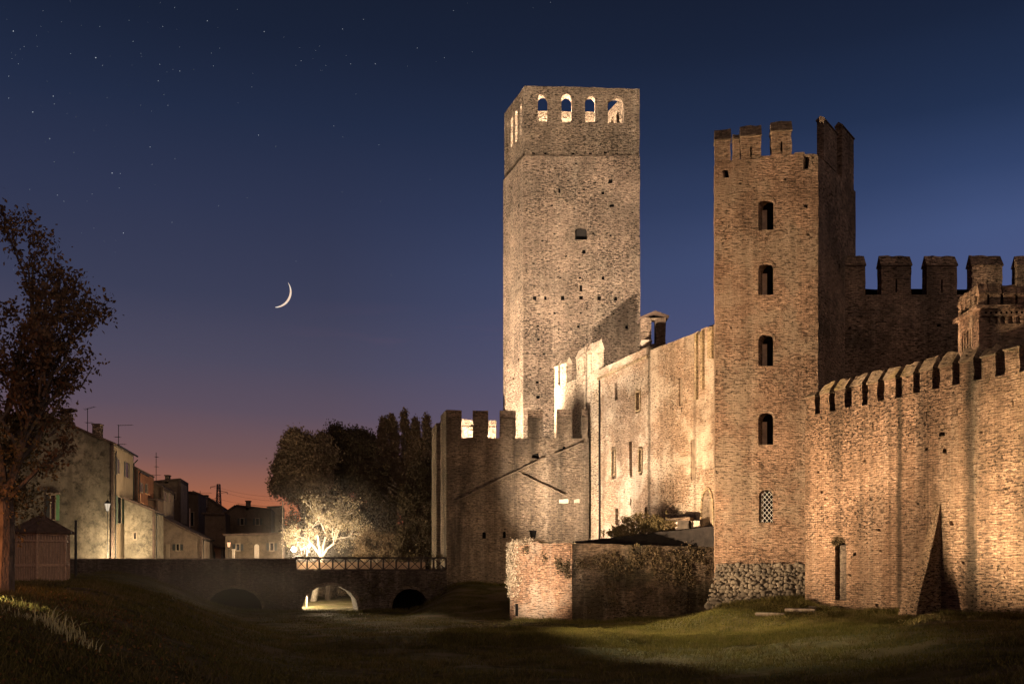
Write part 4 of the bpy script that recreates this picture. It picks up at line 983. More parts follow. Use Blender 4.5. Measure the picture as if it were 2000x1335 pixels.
window(h5, W5, 357, 361, 1004, 1026); window(h5, W5, 373, 378, 1000, 1026); box('lit_door_edge', W5, W5.u(370.3), W5.u(371.8), W5.z(370, 1029), W5.z(370, 992), -.12, -.004, plain('pale_edge', (.6, .42, .36), .6), h5)
h6, W6 = house('dark house with a long roof falling to the right', 134, [(380, 1110), (380, 962), (405, 972), (436, 993), (436, 1110)], 9, M_dk)
chim(133, 393, 404, 968, 990, h6); 
h7, W7 = house('wide low dark house with a shallow gable before the pylon', 118, [(439, 1110), (439, 1003), (461, 988), (530, 996), (530, 1110)], 9, M_dk)
h8, W8 = house('flat roofed low house beside the dark tree', 128, [(527, 1100), (527, 991), (552, 990), (552, 1100)], 7, M_cr)
h9, W9 = house('small shed with a bright rough plaster side under a sloping roof', 86.5, [(243, 1120), (243, 975), (303, 1000), (303, 1120)], 4.5, M_h1, over=.25)
h10, W10 = house('low building under a broad sloping tiled roof', 93, [(296, 1120), (296, 1003), (395, 1052), (395, 1120)], 10, plaster('dull_render', (.2, .145, .1), (.15, .11, .08), .5))
chim(92, 291, 302, 1032, 1052, h10)
prism('doorway', W10, [W10.uz(324, 1115), W10.uz(331, 1115), W10.uz(331, 1062), W10.uz(324, 1062)], [], .06, M_fr, h10, -.062)
h11, W11 = house('small orange lit house with a wide arched opening', 104, [(397, 1120), (397, 1063), (436, 1072), (436, 1120)], 6, M_or)
prism('arched_doorway', W11, arch(W11, 403, 421, 1072, 1112), [], .05, M_dark, h11, -.053)
h12, W12 = house('long low dark building behind the lamp with a pale arched door', 98, [(440, 1120), (440, 1046), (556, 1043), (556, 1120)], 8, plaster('lane_render', (.13, .095, .065), (.1, .075, .05), .6), over=.2)
prism('arched_door', W12, arch(W12, 497, 506, 1062, 1112), [], .06, M_white, h12, -.063)
h13, W13 = house('two storey dark terrace behind the low buildings', 110, [(400, 1120), (400, 1004), (440, 1005), (440, 1025), (452, 1120)], 6, M_dk, nroof=[1])
window(h6, W6, 398, 402, 998, 1012); window(h7, W7, 470, 476, 1012, 1024, .3); window(h7, W7, 500, 506, 1012, 1024, .3)
window(h12, W12, 462, 468, 1062, 1074, .3); window(h12, W12, 528, 534, 1060, 1074, .3); window(h10, W10, 345, 350, 1062, 1074, .3); window(h9, W9, 262, 266, 1040, 1052)
window(h4, W4, 338, 343, 962, 974)
chim(118, 480, 487, 979, 996, h7); chim(113, 322, 329, 929, 943, h4)
for h_, W_0, D_, px_, zt0 in ((h2, F2, 92.8, 270, 9.2), (h9, facade(86.5, 303), 86.5, 303, 4.7), (h10, facade(93, 395), 93, 395, 2.4)):
    tubes('gutter', [(W_0.pt(-.2, zt0, -.25), W_0.pt(4.3, zt0, -.25), .08, .08)], M_iron, h_); tubes('downpipe', [(W_0.pt(.1, zt0, -.12), W_0.pt(.1, -1, -.12), .05, .05)], M_iron, h_)
ps = empty('gate_post', W12.pt(W12.u(455), -1, -3), 'pale square gate post between the orange house and the long building', 'post')
Wq = pxwall(453, 95, 459, 95); prism('shaft', Wq, [Wq.uz(453.5, 1112), Wq.uz(457.5, 1112), Wq.uz(457.5, 1074), Wq.uz(453.5, 1074)], [], .25, M_white, ps); box('cap', Wq, Wq.u(452.7), Wq.u(458.3), Wq.z(455, 1073.8), Wq.z(455, 1071.6), -.05, .3, M_white, ps)
# small lane lamp
ll = empty('lane_lantern', P(447, 1110, 96), 'small glowing lantern on a post far along the lane', 'street lamp')
tubes('post', [(P(447, 1115, 96), P(447, 1068, 96), .04, .035)], M_iron, ll, 6)
ML = emit_mat('warm_lantern_glow', (1.0, .5, .25), 1.5)
tubes('lamp_glass', [(P(447, 1067.5, 96), P(447, 1058.5, 96), .13, .2)], ML, ll, 6); tubes('cap', [(P(447, 1058.3, 96), P(447, 1055, 96), .24, .03)], M_iron, ll, 6)

# wall lantern by the house corner
D = 82.6
sl_ = empty('street_lantern', P(210, 1100, D), 'old glass street lantern on a slim post before the lit gable wall', 'street lamp')
tubes('post', [(P(210, 1118, D), P(210, 1001, D), .045, .03)], M_iron, sl_, 6)
tubes('lamp_glass', [(P(210, 997, D), P(210, 983, D), .12, .27)], emit_mat('lantern_reflection', (1.0, .82, .6), .7), sl_, 6)  # unlit glass: weak emission imitates the floodlight it reflects
tubes('frame', [(P(210, 1001, D), P(210, 997.2, D), .03, .13), (P(210, 982.8, D), P(210, 976, D), .3, .06), (P(210, 976, D), P(210, 972, D), .03, .02)]+[(P(210+math.cos(a)*2.6, 997, D)+Vector((0, math.sin(a)*.12, 0)), P(210+math.cos(a)*5.9, 983, D)+Vector((0, math.sin(a)*.27, 0)), .012, .012) for a in [k*math.pi/3 for k in range(6)]], M_iron, sl_, 6)

# ------------------------------------------------------------------ kiosk, poles
kc = P(81, 1131, 57.2); kc.z = gz(kc.x, kc.y)
ki = empty('kiosk', kc, 'hexagonal timber kiosk with a pointed dark roof at the bridge head', 'kiosk')
zb_, ze, za = kc.z-.1, (HY-1042)/F*57.2, (HY-1005)/F*57.2
rr = 1.66
cor = [Vector((kc.x+rr*math.cos(math.radians(a)), kc.y+rr*math.sin(math.radians(a)))) for a in (-131, -71, -11, 49, 109, 169)]
for i in range(6):
    a, b = cor[i], cor[(i+1) % 6]; W = Wall(a, b, kc.xy)
    nb = max(5, int(W.L/.17)); V, FA, = [], []
    pl = box('wall_panel', W, .06, W.L-.06, zb_, ze, .04, .09, M_wood, ki)
    for k in range(nb):
        u = .08+(W.L-.16)*k/nb
        box('batten', W, u, u+.035, zb_+.12, ze-.55, .0, .039, M_wood2, pl)
    box('mid_rail', W, .08, W.L-.08, zb_+1.02, zb_+1.18, -.02, .038, M_wood2, ki)
    box('base_board', W, .06, W.L-.06, zb_, zb_+.12, -.03, .038, M_wood2, ki)
    box('frieze', W, .03, W.L-.03, ze-.5, ze-.4, -.05, .038, M_wood2, ki)
    fz = box('frieze_board', W, .03, W.L-.03, ze-.12, ze, -.05, .038, M_wood2, ki)
    for k in range(nb):
        u = .08+(W.L-.16)*k/nb; box('dentil', W, u, u+.09, ze-.39, ze-.125, -.03, .036, M_wood2, fz)
    tubes('corner_post', [((a.x, a.y, zb_), (a.x, a.y, ze), .085, .085)], M_wood2, ki, 6)
V = [(kc.x+2.02*math.cos(math.radians(a)), kc.y+2.02*math.sin(math.radians(a)), ze+.003) for a in (-131, -71, -11, 49, 109, 169)]; V += [(v[0], v[1], v[2]+.1) for v in V]+[(kc.x, kc.y, za+.03)]
fixn(obj('roof', V, [[0, 1, 2, 3, 4, 5]]+[[i, (i+1) % 6, 6+(i+1) % 6, 6+i] for i in range(6)]+[[6+i, 6+(i+1) % 6, 12] for i in range(6)], M_tile, ki))
tubes('ridge', [(V[6+i], V[12], .05, .04) for i in range(6)], M_tile, ki, 5)
tubes('finial', [((kc.x, kc.y, za), (kc.x, kc.y, za+.22), .08, .02)], M_tile, ki, 6)
q = P(148, 1110, 66); po = tubes('pole', [((q.x, q.y, -2.5), (q.x, q.y, (HY-1015)/F*66), .1, .09)], M_iron, None, 8); tag(po, 'plain dark upright pole right of the kiosk', 'pole')
q = P(563, 1110, 88)

# ------------------------------------------------------------------ pylon and wires
D = 380; c = P(427, 1100, D); hgt = (HY-945)/F*D
py_ = empty('pylon', (c.x, c.y, -1), 'lattice electricity pylon against the orange afterglow', 'pylon')
seg = []; W_ = lambda z: 1.0*(2.6-1.9*min(1, z/hgt)*1.0)/1.0
lv = [0, 6, 11, 15, 18.5, 21.5, 24, 26.5, 29, hgt]
for i in range(len(lv)-1):
    for j in range(4):
        a0 = math.radians(45+90*j); a1 = math.radians(135+90*j); w0_, w1_ = W_(lv[i]), W_(lv[i+1])
        f = lambda a, w, z: Vector((c.x+math.cos(a)*w, c.y+math.sin(a)*w, z))
        seg += [(f(a0, w0_, lv[i]), f(a0, w1_, lv[i+1]), .17, .17), (f(a0, w0_, lv[i]), f(a1, w1_, lv[i+1]), .1, .1), (f(a1, w0_, lv[i]), f(a0, w1_, lv[i+1]), .1, .1), (f(a0, w1_, lv[i+1]), f(a1, w1_, lv[i+1]), .09, .09)]
tubes('lattice_mast', seg, M_iron, py_, 4)
for z, l in ((hgt-1, -3.3), (hgt-3.2, 3.6), (hgt-6.2, -3.3)):
    tubes('cross_arm', [((c.x, c.y, z+.6), (c.x+l, c.y, z-.1), .14, .08), ((c.x, c.y, z-.6), (c.x+l, c.y, z-.1), .12, .08), ((c.x+l, c.y, z-.1), (c.x+l, c.y, z-.9), .12, .12)], M_iron, py_, 4)
for (xa, ya, xb, yb) in ((432, 953, 545, 970), (438, 961, 548, 978), (420, 972, 548, 990)):
    a, b = P(xa, ya, D), P(xb, yb, 330); seg = []
    pr_ = a
    for k in range(1, 11):
        t_ = k/10; q = a.lerp(b, t_)-Vector((0, 0, 1.6*4*t_*(1-t_)*.5)); seg.append((pr_, q, .035, .035)); pr_ = q
    w = tubes('power_line', seg, M_iron, None, 3); tag(w, 'power line running right from the pylon towards the trees', 'cable', 'power lines from the pylon')
w = tubes('roof_cable', [(P(465, 983, 118), P(465, 991, 118), .03, .03), (P(465, 983, 118), P(521, 988, 118), .02, .02), (P(521, 988, 118), P(522, 996, 118), .03, .03)], M_iron, None, 4); tag(w, 'wire strung between two short rods on the shallow gabled roof', 'cable')

# ------------------------------------------------------------------ trees
M_lfd = leaf_mat('autumn_dark_leaf', (.07, .045, .028), (.19, .12, .07), .3)
def tree(name, label, base, trunk_h, r0, lvl, L, seed, leafmat, nleaf, lsize, spread=.6, up=.2, d0=(0, 0, 1), bark=M_bark, group=None, ls=.35, droop=0.0, kids=3, cat='tree', extra=None, sides=5, shrink=.72):
    rnd = random.Random(seed); o = empty(name, base, label, cat, group)
    segs, tips = [], []; p = Vector(base); d = Vector(d0).normalized(); r = r0
    for k in range(4):
        q = p+d*trunk_h/4+Vector((rnd.uniform(-.04, .04), rnd.uniform(-.04, .04), 0))*trunk_h/4; segs.append((p, q, r, r*.92)); p = q; r *= .92
    for k in range(kids+1):
        a = rnd.uniform(0, 6.28)+k*6.28/(kids+1); dd = (d+Vector((math.cos(a), math.sin(a), 0))*spread).normalized()
        grow(p, dd, L*rnd.uniform(.85, 1.15), r*.7, lvl, rnd, segs, tips, spread, up, kids, shrink)
    if extra:
        for (ea, eb, er) in extra: grow(Vector(ea), (Vector(eb)-Vector(ea)).normalized(), (Vector(eb)-Vector(ea)).length*.5, er, 3, rnd, segs, tips, .45, .05, 3, .62)
    if name == 'autumn_tree':
        zz_ = [0, 2.2, 3.3, 4.5, 5.7, 6.6, 7.6, 8.5, 9.7, 10.3, 11.9]; xx_ = [.6, 1.75, 1.9, 2.0, 2.3, 2.7, 2.6, 3.3, 2.2, 1.5, .7]
        ok = lambda q: q.x-base[0] < np.interp(q.z, zz_, xx_)+rnd.uniform(-.9, .15)
        tips = [t for t in tips if ok(t)]; segs = segs[:4]+[s_ for s_ in segs[4:] if ok(s_[1])]
    tubes('trunk', segs[:4], bark, o, 9); tubes('branch', segs[4:], bark, o, sides)
    T = np.array([tuple(t) for t in tips])
    if name == 'autumn_tree':
        cell = {}
        for q in T: cell.setdefault(tuple((q/.42).astype(int)), []).append(q)
        T = np.array([c_[k_] for c_ in cell.values() for k_ in range(min(2, len(c_)))])
    i = NR.randint(0, len(T), nleaf)
    pts = T[i]+NR.normal(size=(nleaf, 3))*ls
    leaves('crown', pts, lsize, leafmat, o, droop)
    return o
b = P(6, 1130, 30); b.z = gz(b.x, b.y)-.2
tree('autumn_tree', 'large autumn tree with sparse brown leaves at the left edge', tuple(b), 3.4, .36, 4, 2.3, 5, M_lfd, 12500, .15, .5, .45, ls=.17, droop=.9,
     extra=[((b.x+.1, b.y, 2.6), (b.x+3.3, b.y-.3, 6.4), .12), ((b.x+.1, b.y, 3.6), (b.x+2.9, b.y, 8.2), .11), ((b.x, b.y, 4.5), (b.x+1.5, b.y, 10.6), .1), ((b.x, b.y, 1.9), (b.x+2.0, b.y+.3, 4.4), .1), ((b.x+.1, b.y-.2, 3.2), (b.x+3.1, b.y-.2, 7.6), .1), ((b.x+.6, b.y-.2, 5.2), (b.x+3.2, b.y+.2, 8.5), .08), ((b.x+.9, b.y, 6.4), (b.x+3.2, b.y, 8.7), .07), ((b.x+.7, b.y+.3, 7.0), (b.x+2.6, b.y+.4, 9.3), .07), ((b.x+1.2, b.y, 5.6), (b.x+3.1, b.y, 8.0), .06), ((b.x+.6, b.y-.2, 4.2), (b.x+2.9, b.y-.4, 6.8), .08), ((b.x+.1, b.y+.2, 4.2), (b.x+2.4, b.y+.4, 9.6), .1), ((b.x, b.y+.2, 5), (b.x+.6, b.y+.4, 11.9), .09), ((b.x, b.y+.2, 2.8), (b.x+2.3, b.y+.5, 6.0), .09)])
q = crown_pts([(b.x+.3, b.y, 3.9, 1.4, 1.4, 1.6), (b.x-.2, b.y+.4, 2.2, 1.2, 1.2, 1.0)], 24, 130, .14, .2)
uf = leaves('leafy_creeper', q, .12, leaf_mat('olive_leaf', (.07, .055, .028), (.2, .145, .07), .3), base=(b.x+.6, b.y, b.z)); tag(uf, 'olive leafy creeper hanging thick under the autumn tree', 'creeper')

# the pale tree lit by the lamp
b = P(612, 1174, 99); b.z = gz(b.x, b.y)-.1
fk = P(628, 1088, 96)
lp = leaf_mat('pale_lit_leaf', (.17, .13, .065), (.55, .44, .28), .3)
o = empty('lamplit_tree', tuple(b), 'small spreading tree lit pale by the lamp behind the bridge', 'tree')
rnd = random.Random(4); segs, tips = [], []
forks = [P(606, 1058, 96.3), P(621, 1044, 95.5), P(636, 1048, 96.6), P(653, 1060, 95.8)]
segs += [(b, b.lerp(fk, .5), .34, .28), (b.lerp(fk, .5), fk, .28, .24)]; nt = len(segs)
for v in forks: mm_ = fk.lerp(v, .5)+Vector((rnd.uniform(-.15, .15), 0, .15)); segs += [(fk, mm_, .17, .14), (mm_, v, .14, .11)]
for px, py, r in ((588, 1036, .07), (574, 1054, .05), (602, 1012, .08), (626, 994, .09), (656, 998, .08), (690, 1014, .08), (716, 1036, .07), (650, 1022, .06), (614, 1040, .07), (682, 1046, .06), (704, 1058, .05), (640, 1004, .06), (670, 1030, .06), (596, 1060, .05)):
    e = P(px, py, 96+rnd.uniform(-2, 2)); mpt = min(forks, key=lambda v: abs(v.x-e.x)+rnd.uniform(0, .6)); mpt = mpt+Vector((rnd.uniform(-.2, .2), 0, rnd.uniform(-.3, .5)))
    grow(mpt, e-mpt, (e-mpt).length*.66, r, 3, rnd, segs, tips, .8, -.05, 3, .68, .34)
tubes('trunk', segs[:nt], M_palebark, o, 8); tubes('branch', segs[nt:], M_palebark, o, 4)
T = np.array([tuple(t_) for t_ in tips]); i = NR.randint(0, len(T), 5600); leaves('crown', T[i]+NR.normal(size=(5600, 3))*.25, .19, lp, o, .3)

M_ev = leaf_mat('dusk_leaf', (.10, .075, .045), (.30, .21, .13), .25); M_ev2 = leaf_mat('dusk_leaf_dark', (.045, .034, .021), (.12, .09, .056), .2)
def mass(name, label, D, ells, leafmat, per, clumps, spread, size, trunk=None, group=None, cat='tree', shell=.35):
    e3 = []; more = []
    for (px, py, rx, ry) in ells:
        if rx < 16: more.append((px, py, rx, ry)); continue
        more.append((px, py+ry*.1, rx*.72, ry*.72))
        for _ in range(7):
            a = R.uniform(0, 6.28); rr = R.uniform(.45, .95); f = R.uniform(.28, .5)
            more.append((px+math.cos(a)*rx*rr*.8, py-math.sin(a)*ry*rr*.8, rx*f, ry*f))
    clumps = max(24, int(clumps*len(ells)*1.25/len(more)))
    for (px, py, rx, ry) in more:
        c = P(px, py, D); e3.append((c.x, c.y+R.uniform(-1, 1), c.z, rx/F*D, min(rx/F*D, 3.5), ry/F*D))
    tx, tt = trunk or (ells[0][0], ells[0][1]); c = P(tx, tt, D); zb = gz(c.x, c.y)
    o = empty(name, (c.x, c.y, zb), label, cat, group)
    tubes('trunk', [((c.x, c.y, zb-.2), (c.x+.1, c.y, (zb+c.z)/2), .32, .25), ((c.x+.1, c.y, (zb+c.z)/2), (c.x, c.y, c.z), .25, .12)], M_bark, o, 8)
    sg = []
    for e in e3:
        for _ in range(7 if len(e3) < 8 else 2):
            a = Vector((c.x, c.y, zb+(c.z-zb)*R.uniform(.5, 1))); bq = Vector((e[0]+R.uniform(-.7, .7)*e[3], e[1]+R.uniform(-.5, .5)*e[4], e[2]+R.uniform(-.5, .8)*e[5])); mq = a.lerp(bq, .5)+Vector((0, 0, .4))
            sg += [(a, mq, .09, .06), (mq, bq, .06, .02)]
    tubes('branch', sg, M_bark, o, 4)
    leaves('crown', crown_pts(e3, per, clumps, spread, shell), size, leafmat, o)
    return o
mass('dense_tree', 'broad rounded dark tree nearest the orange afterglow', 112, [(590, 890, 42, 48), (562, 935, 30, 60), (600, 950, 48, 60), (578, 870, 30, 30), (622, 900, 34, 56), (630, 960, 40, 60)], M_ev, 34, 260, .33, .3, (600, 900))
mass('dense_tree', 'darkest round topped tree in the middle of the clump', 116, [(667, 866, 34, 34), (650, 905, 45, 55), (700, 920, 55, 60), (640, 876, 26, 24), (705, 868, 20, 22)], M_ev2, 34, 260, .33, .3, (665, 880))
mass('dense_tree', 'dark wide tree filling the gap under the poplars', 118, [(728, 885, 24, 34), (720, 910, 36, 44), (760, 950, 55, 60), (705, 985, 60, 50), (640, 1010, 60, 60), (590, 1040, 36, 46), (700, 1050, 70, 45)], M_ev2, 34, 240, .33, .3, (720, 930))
for px, py, h_, w_, lab in ((748, 862, 58, 10, 'slender poplar at the left end of the row'), (768, 858, 60, 8, 'slim poplar second in the row'), (792, 852, 62, 11, 'tallest slim poplar of the row'), (813, 864, 56, 8, 'narrow poplar before the last of the row'), (833, 858, 58, 13, 'poplar nearest the gatehouse wall')):
    mass('poplar', lab, 108, [(px+R.uniform(-3, 3), py+28, w_*R.uniform(.9, 1.3), h_*.6), (px+3, py+75, w_*1.5, h_), (px+R.uniform(-2, 2), py-4+R.uniform(-6, 6), w_*R.uniform(.5, .8), h_*.45), (px+R.uniform(-3, 3), py-28, w_*R.uniform(.25, .4), h_*.34), (px+R.uniform(-8, 8), py+R.uniform(0, 20), w_*.5, h_*.4)], M_ev, 26, 120, .17, .25, (px, py), 'poplars behind the gatehouse')
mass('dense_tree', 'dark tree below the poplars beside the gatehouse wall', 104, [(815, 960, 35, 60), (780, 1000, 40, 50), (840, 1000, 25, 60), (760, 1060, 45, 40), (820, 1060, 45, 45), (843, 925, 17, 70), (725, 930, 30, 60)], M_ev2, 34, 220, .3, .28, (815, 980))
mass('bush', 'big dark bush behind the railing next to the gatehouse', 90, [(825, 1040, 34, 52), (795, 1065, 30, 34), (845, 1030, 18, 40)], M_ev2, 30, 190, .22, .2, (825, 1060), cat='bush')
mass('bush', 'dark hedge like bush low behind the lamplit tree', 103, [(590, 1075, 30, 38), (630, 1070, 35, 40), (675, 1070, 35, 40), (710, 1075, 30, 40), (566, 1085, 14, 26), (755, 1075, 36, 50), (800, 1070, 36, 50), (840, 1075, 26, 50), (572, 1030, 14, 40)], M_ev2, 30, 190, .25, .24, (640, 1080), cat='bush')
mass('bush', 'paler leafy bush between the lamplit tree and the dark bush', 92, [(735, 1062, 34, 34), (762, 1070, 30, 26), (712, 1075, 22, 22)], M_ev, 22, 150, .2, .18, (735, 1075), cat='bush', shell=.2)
c = P(645, 1163, 108); c.z = gz(c.x, c.y)
bq = leaves('bush', crown_pts([(c.x, c.y, c.z+.7, 1.7, 1.2, .9)], 24, 90, .14), .15, M_ev, base=tuple(c)); tag(bq, 'low round bush on the lawn seen through the lit arch', 'bush')
# courtyard wall far through the arch
Wf2 = pxwall(520, 119, 780, 119); fw = prism('garden_wall', Wf2, rough([(0, -4.2), (Wf2.L, -4.2), (Wf2.L, -1.2), (0, -1.2)], .8, .05), [], .4, M_bridge); tag(fw, 'dim garden wall at the far end of the lawn behind the bridge', 'garden wall')

# ------------------------------------------------------------------ lamps one can see
D = 77.8; c = P(574, 1072, D)
fl_ = empty('floodlight', (c.x, c.y, zd), 'blazing lamp head on a short post behind the bridge parapet', 'lamp')
tubes('post', [((c.x, c.y+.1, zd), (c.x, c.y+.1, c.z-.1), .05, .045)], M_iron, fl_, 6)
tubes('lamp_housing', [((c.x, c.y+.02, c.z), (c.x, c.y+.3, c.z+.05), .26, .14)], M_iron, fl_, 10)
tubes('lens', [((c.x, c.y-.05, c.z), (c.x, c.y+.015, c.z), .19, .22)], emit_mat('lamp_burn', (1.0, .82, .58), 80), fl_, 12)
D = 86; c = P(604, 1066, D)
f2 = empty('lamp_post', (c.x, c.y, gz(c.x, c.y)), 'slim post with a small bluish white lamp in front of the lamplit tree', 'lamp')
q = P(599, 1090, D); tubes('post', [((q.x, q.y, gz(q.x, q.y)), (q.x, q.y, (HY-1042)/F*D), .06, .05), ((q.x, q.y, c.z), (c.x, c.y, c.z+.05), .03, .03)], M_palebark, f2, 6)
bpy_ = tubes('bulb', [(c+Vector((0, 0, -.12)), c+Vector((0, 0, 0)), .06, .15), (c, c+Vector((0, 0, .12)), .15, .05)], emit_mat('cool_bulb', (.72, .84, 1.0), 12), f2, 8)
q = P(552, 1110, 90); sp = tubes('street_post', [((q.x, q.y, -2), (q.x, q.y, (HY-979)/F*90), .07, .05)], M_stone, None, 6); tag(sp, 'tall thin pale post left of the blazing lamp', 'post')

# ------------------------------------------------------------------ moon and stars
DM = 1600; mc = P(539, 570, DM); rm = 30/F*DM; V, FA = [], []; n = 40
for k in range(n+1):
    a = math.radians(38-(38+92)*k/n); th = 2.9/F*DM*math.sin(math.pi*k/n)**.8+.02
    for r_, w in ((rm, -1), (rm-th, -1), (rm-th, 1), (rm, 1)): V.append((mc.x+math.cos(a)*r_, mc.y+w*1.5, mc.z+math.sin(a)*r_))
for k in range(n):
    for j in range(4): a = k*4+j; b_ = k*4+(j+1) % 4; FA.append([a, b_, b_+4, a+4])
mm = bpy.data.materials.new('moonlight'); t = NT(mm)
nz = t.noise(t.n('ShaderNodeNewGeometry').outputs['Position'], .12, 4.0)
e = t.n('ShaderNodeEmission', {'Color': t.mix(t.mapr(nz, .35, .65), (1.0, .66, .46), (1.0, .93, .8)), 'Strength': .95}); t.n('ShaderNodeOutputMaterial', {0: e.outputs[0]})
mo = obj('crescent_moon', V, FA, mm, smooth=False); tag(mo, 'thin crescent moon hanging in the dusk sky', 'moon')
st = [(26, 61, 2), (47, 91, 1), (36, 125, 1), (23, 115, .8), (17, 149, 1.2), (17, 192, 1.2), (64, 219, 1.8), (187, 113, 2), (138, 105, 1), (195, 52, 1), (104, 188, 1.6), (106, 203, 1), (97, 271, 1.7), (144, 298, 1), (293, 287, 1.3), (241, 455, 1.6), (219, 338, 1.8), (235, 339, 1), (405, 41, 1.4), (318, 52, 1), (260, 81, 1.2), (252, 40, .8), (516, 62, 1.3), (505, 264, 1.3), (351, 139, 1.1), (312, 126, 1.1), (309, 158, 1.2), (417, 129, 1), (378, 136, .8), (200, 128, 1), (341, 15, 1), (669, 57, 1.2), (733, 125, 1.2), (652, 246, .9), (588, 119, 1), (685, 125, 1), (815, 94, 1), (868, 113, .9), (886, 21, .9), (275, 206, .8), (328, 206, 1), (106, 316, 1), (112, 381, 1.1), (125, 393, 1), (58, 370, 1), (297, 321, .9), (427, 402, .9), (538, 286, .8), (740, 283, .8), (710, 38, .9), (80, 52, .7), (1075, 5, .8), (320, 185, 1), (149, 228, .9), (413, 104, .8), (492, 170, .9), (275, 105, .7), (233, 367, .8), (180, 379, .8), (336, 434, .9)]
for _ in range(330):
    x = R.uniform(0, 1200)**1.0; y = R.uniform(0, 620)
    if R.random() < math.exp(-x/480)*math.exp(-y/420)*1.5: st.append((x, y, R.uniform(.3, .75)))
V, FA = [], []
for x, y, s in st:
    c = P(x, y, 1400); r_ = s*.62/F*1400; k = len(V)
    V += [c+Vector(d)*r_ for d in ((1, 0, 0), (-1, 0, 0), (0, 1, 0), (0, -1, 0), (0, 0, 1), (0, 0, -1))]
    FA += [[k+i, k+j, k+l] for i in (0, 1) for j in (2, 3) for l in (4, 5)]
so_ = obj('stars', V, FA, emit_mat('starlight', (.8, .88, 1.0), .6)); tag(so_, 'scattered faint stars over the left of the sky', 'stars', kind='stuff')

# ------------------------------------------------------------------ sky
w = bpy.data.worlds.new('World'); sc.world = w; w.use_nodes = True; nt = w.node_tree; nt.nodes.clear()
class WN(NT):
    def __init__(s, tree): s.t = tree
t = WN(nt)
g_ = t.n('ShaderNodeTexCoord').outputs['Generated']; sx = t.n('ShaderNodeSeparateXYZ', {0: g_})
hyp = t.math('SQRT', t.math('ADD', t.math('MULTIPLY', sx.outputs[0], sx.outputs[0]), t.math('MULTIPLY', sx.outputs[1], sx.outputs[1])))
el = t.math('DIVIDE', sx.outputs[2], t.math('MAXIMUM', hyp, .01))
wob = t.math('MULTIPLY', t.math('SUBTRACT', t.noise(t.scalevec(g_, (2.0, 2.0, 9.0)), 1.0, 3.0), .5), .03)
elw = t.math('DIVIDE', t.math('ADD', el, wob), .8, clamp=True)
def ramp(stops):
    r = t.n('ShaderNodeValToRGB', {0: elw}); c = r.color_ramp; c.interpolation = 'B_SPLINE' if False else 'LINEAR'
    while len(c.elements) < len(stops): c.elements.new(.5)
    for i, (p_, h_) in enumerate(stops): c.elements[i].position = p_/.8; c.elements[i].color = srgb(h_)+(1,)
    return r.outputs[0]
west = ramp([(0, '#b5643d'), (.055, '#af6140'), (.085, '#915949'), (.115, '#714f51'), (.16, '#564758'), (.21, '#464258'), (.28, '#353852'), (.37, '#29304c'), (.47, '#1b2641'), (.56, '#121c33'), (.7, '#0c1424')])
east = ramp([(0, '#6a5f7c'), (.15, '#595c84'), (.24, '#4c5682'), (.32, '#41517c'), (.38, '#2e3f66'), (.45, '#1e2e4e'), (.54, '#142039'), (.62, '#0f182d'), (.72, '#0a1120')])
az = t.math('DIVIDE', sx.outputs[0], t.math('MAXIMUM', sx.outputs[1], .05))
fz = t.mapr(az, -.2, .5)
sky = t.mix(fz, west, east)
# faint pink streak of high cloud low in the middle
cl = t.noise(t.scalevec(g_, (2.5, 2.5, 22.0)), 1.0, 4.0)
cm = t.math('MULTIPLY', t.mapr(cl, .5, .75, 0, .5), t.math('MULTIPLY', t.mapr(t.math('ABSOLUTE', t.math('SUBTRACT', el, .215)), 0, .07, 1, 0), t.mapr(t.math('ABSOLUTE', t.math('ADD', az, .07)), 0, .2, 1, 0)))
sky = t.mix(cm, sky, srgb('#8a5668'))
ns = t.n('ShaderNodeTexSky'); ns.sky_type = 'NISHITA'; ns.sun_disc = False; ns.sun_elevation = math.radians(-3); ns.sun_rotation = math.radians(-20)
bg1 = t.n('ShaderNodeBackground', {'Color': sky, 'Strength': 1.0}); bg2 = t.n('ShaderNodeBackground', {'Color': ns.outputs[0], 'Strength': .05})
ad = t.n('ShaderNodeAddShader', {0: bg1.outputs[0], 1: bg2.outputs[0]}); t.n('ShaderNodeOutputWorld', {0: ad.outputs[0]})

# ------------------------------------------------------------------ floodlights
def spot(name, loc, target, power, ang, col=(1.0, .72, .46), size=.25, blend=.6):
    l = bpy.data.lights.new(name, 'SPOT'); l.energy = power; l.color = col; l.spot_size = math.radians(ang); l.spot_blend = blend; l.shadow_soft_size = size
    o = bpy.data.objects.new(name, l); COL.objects.link(o); o.location = loc
    o.rotation_euler = (Vector(target)-Vector(loc)).to_track_quat('-Z', 'Y').to_euler(); return o
def point(name, loc, power, col=(1.0, .72, .46), size=.2):
    l = bpy.data.lights.new(name, 'POINT'); l.energy = power; l.color = col; l.shadow_soft_size = size
    o = bpy.data.objects.new(name, l); COL.objects.link(o); o.location = loc; return o
WARM = (1.0, .70, .44); PINK = (1.0, .79, .60)
spot('flood_curtain', (-3, 50.5, -3.5), (20.5, 50.5, 1.8), 52000, 40, WARM, blend=.9)
spot('flood_curtain_end', (12.0, 44.0, -3.2), (24.4, 42.0, 4.0), 62000, 58, (1.0, .74, .46), blend=1.0)
spot('flood_tower', (-7, 48.5, -3.4), (15.5, 58.5, 10.5), 165000, 62, WARM, blend=.7)
spot('flood_low', (1, 40, -.8), (10, 61, -1.8), 7500, 56, WARM, blend=1.0)
spot('flood_palace', (-2.5, 70.5, .95), (8.0, 78, 8.5), 40000, 84, (1.0, .79, .6), blend=1.0)
spot('flood_bastion', (-4.5, 56, -3.2), (1.5, 64.0, -.4), 24000, 50, PINK, blend=.9)
spot('flood_keep_front', (-3, 81.6, 4), (3.5, 88, 27), 42000, 56, PINK, blend=.8)
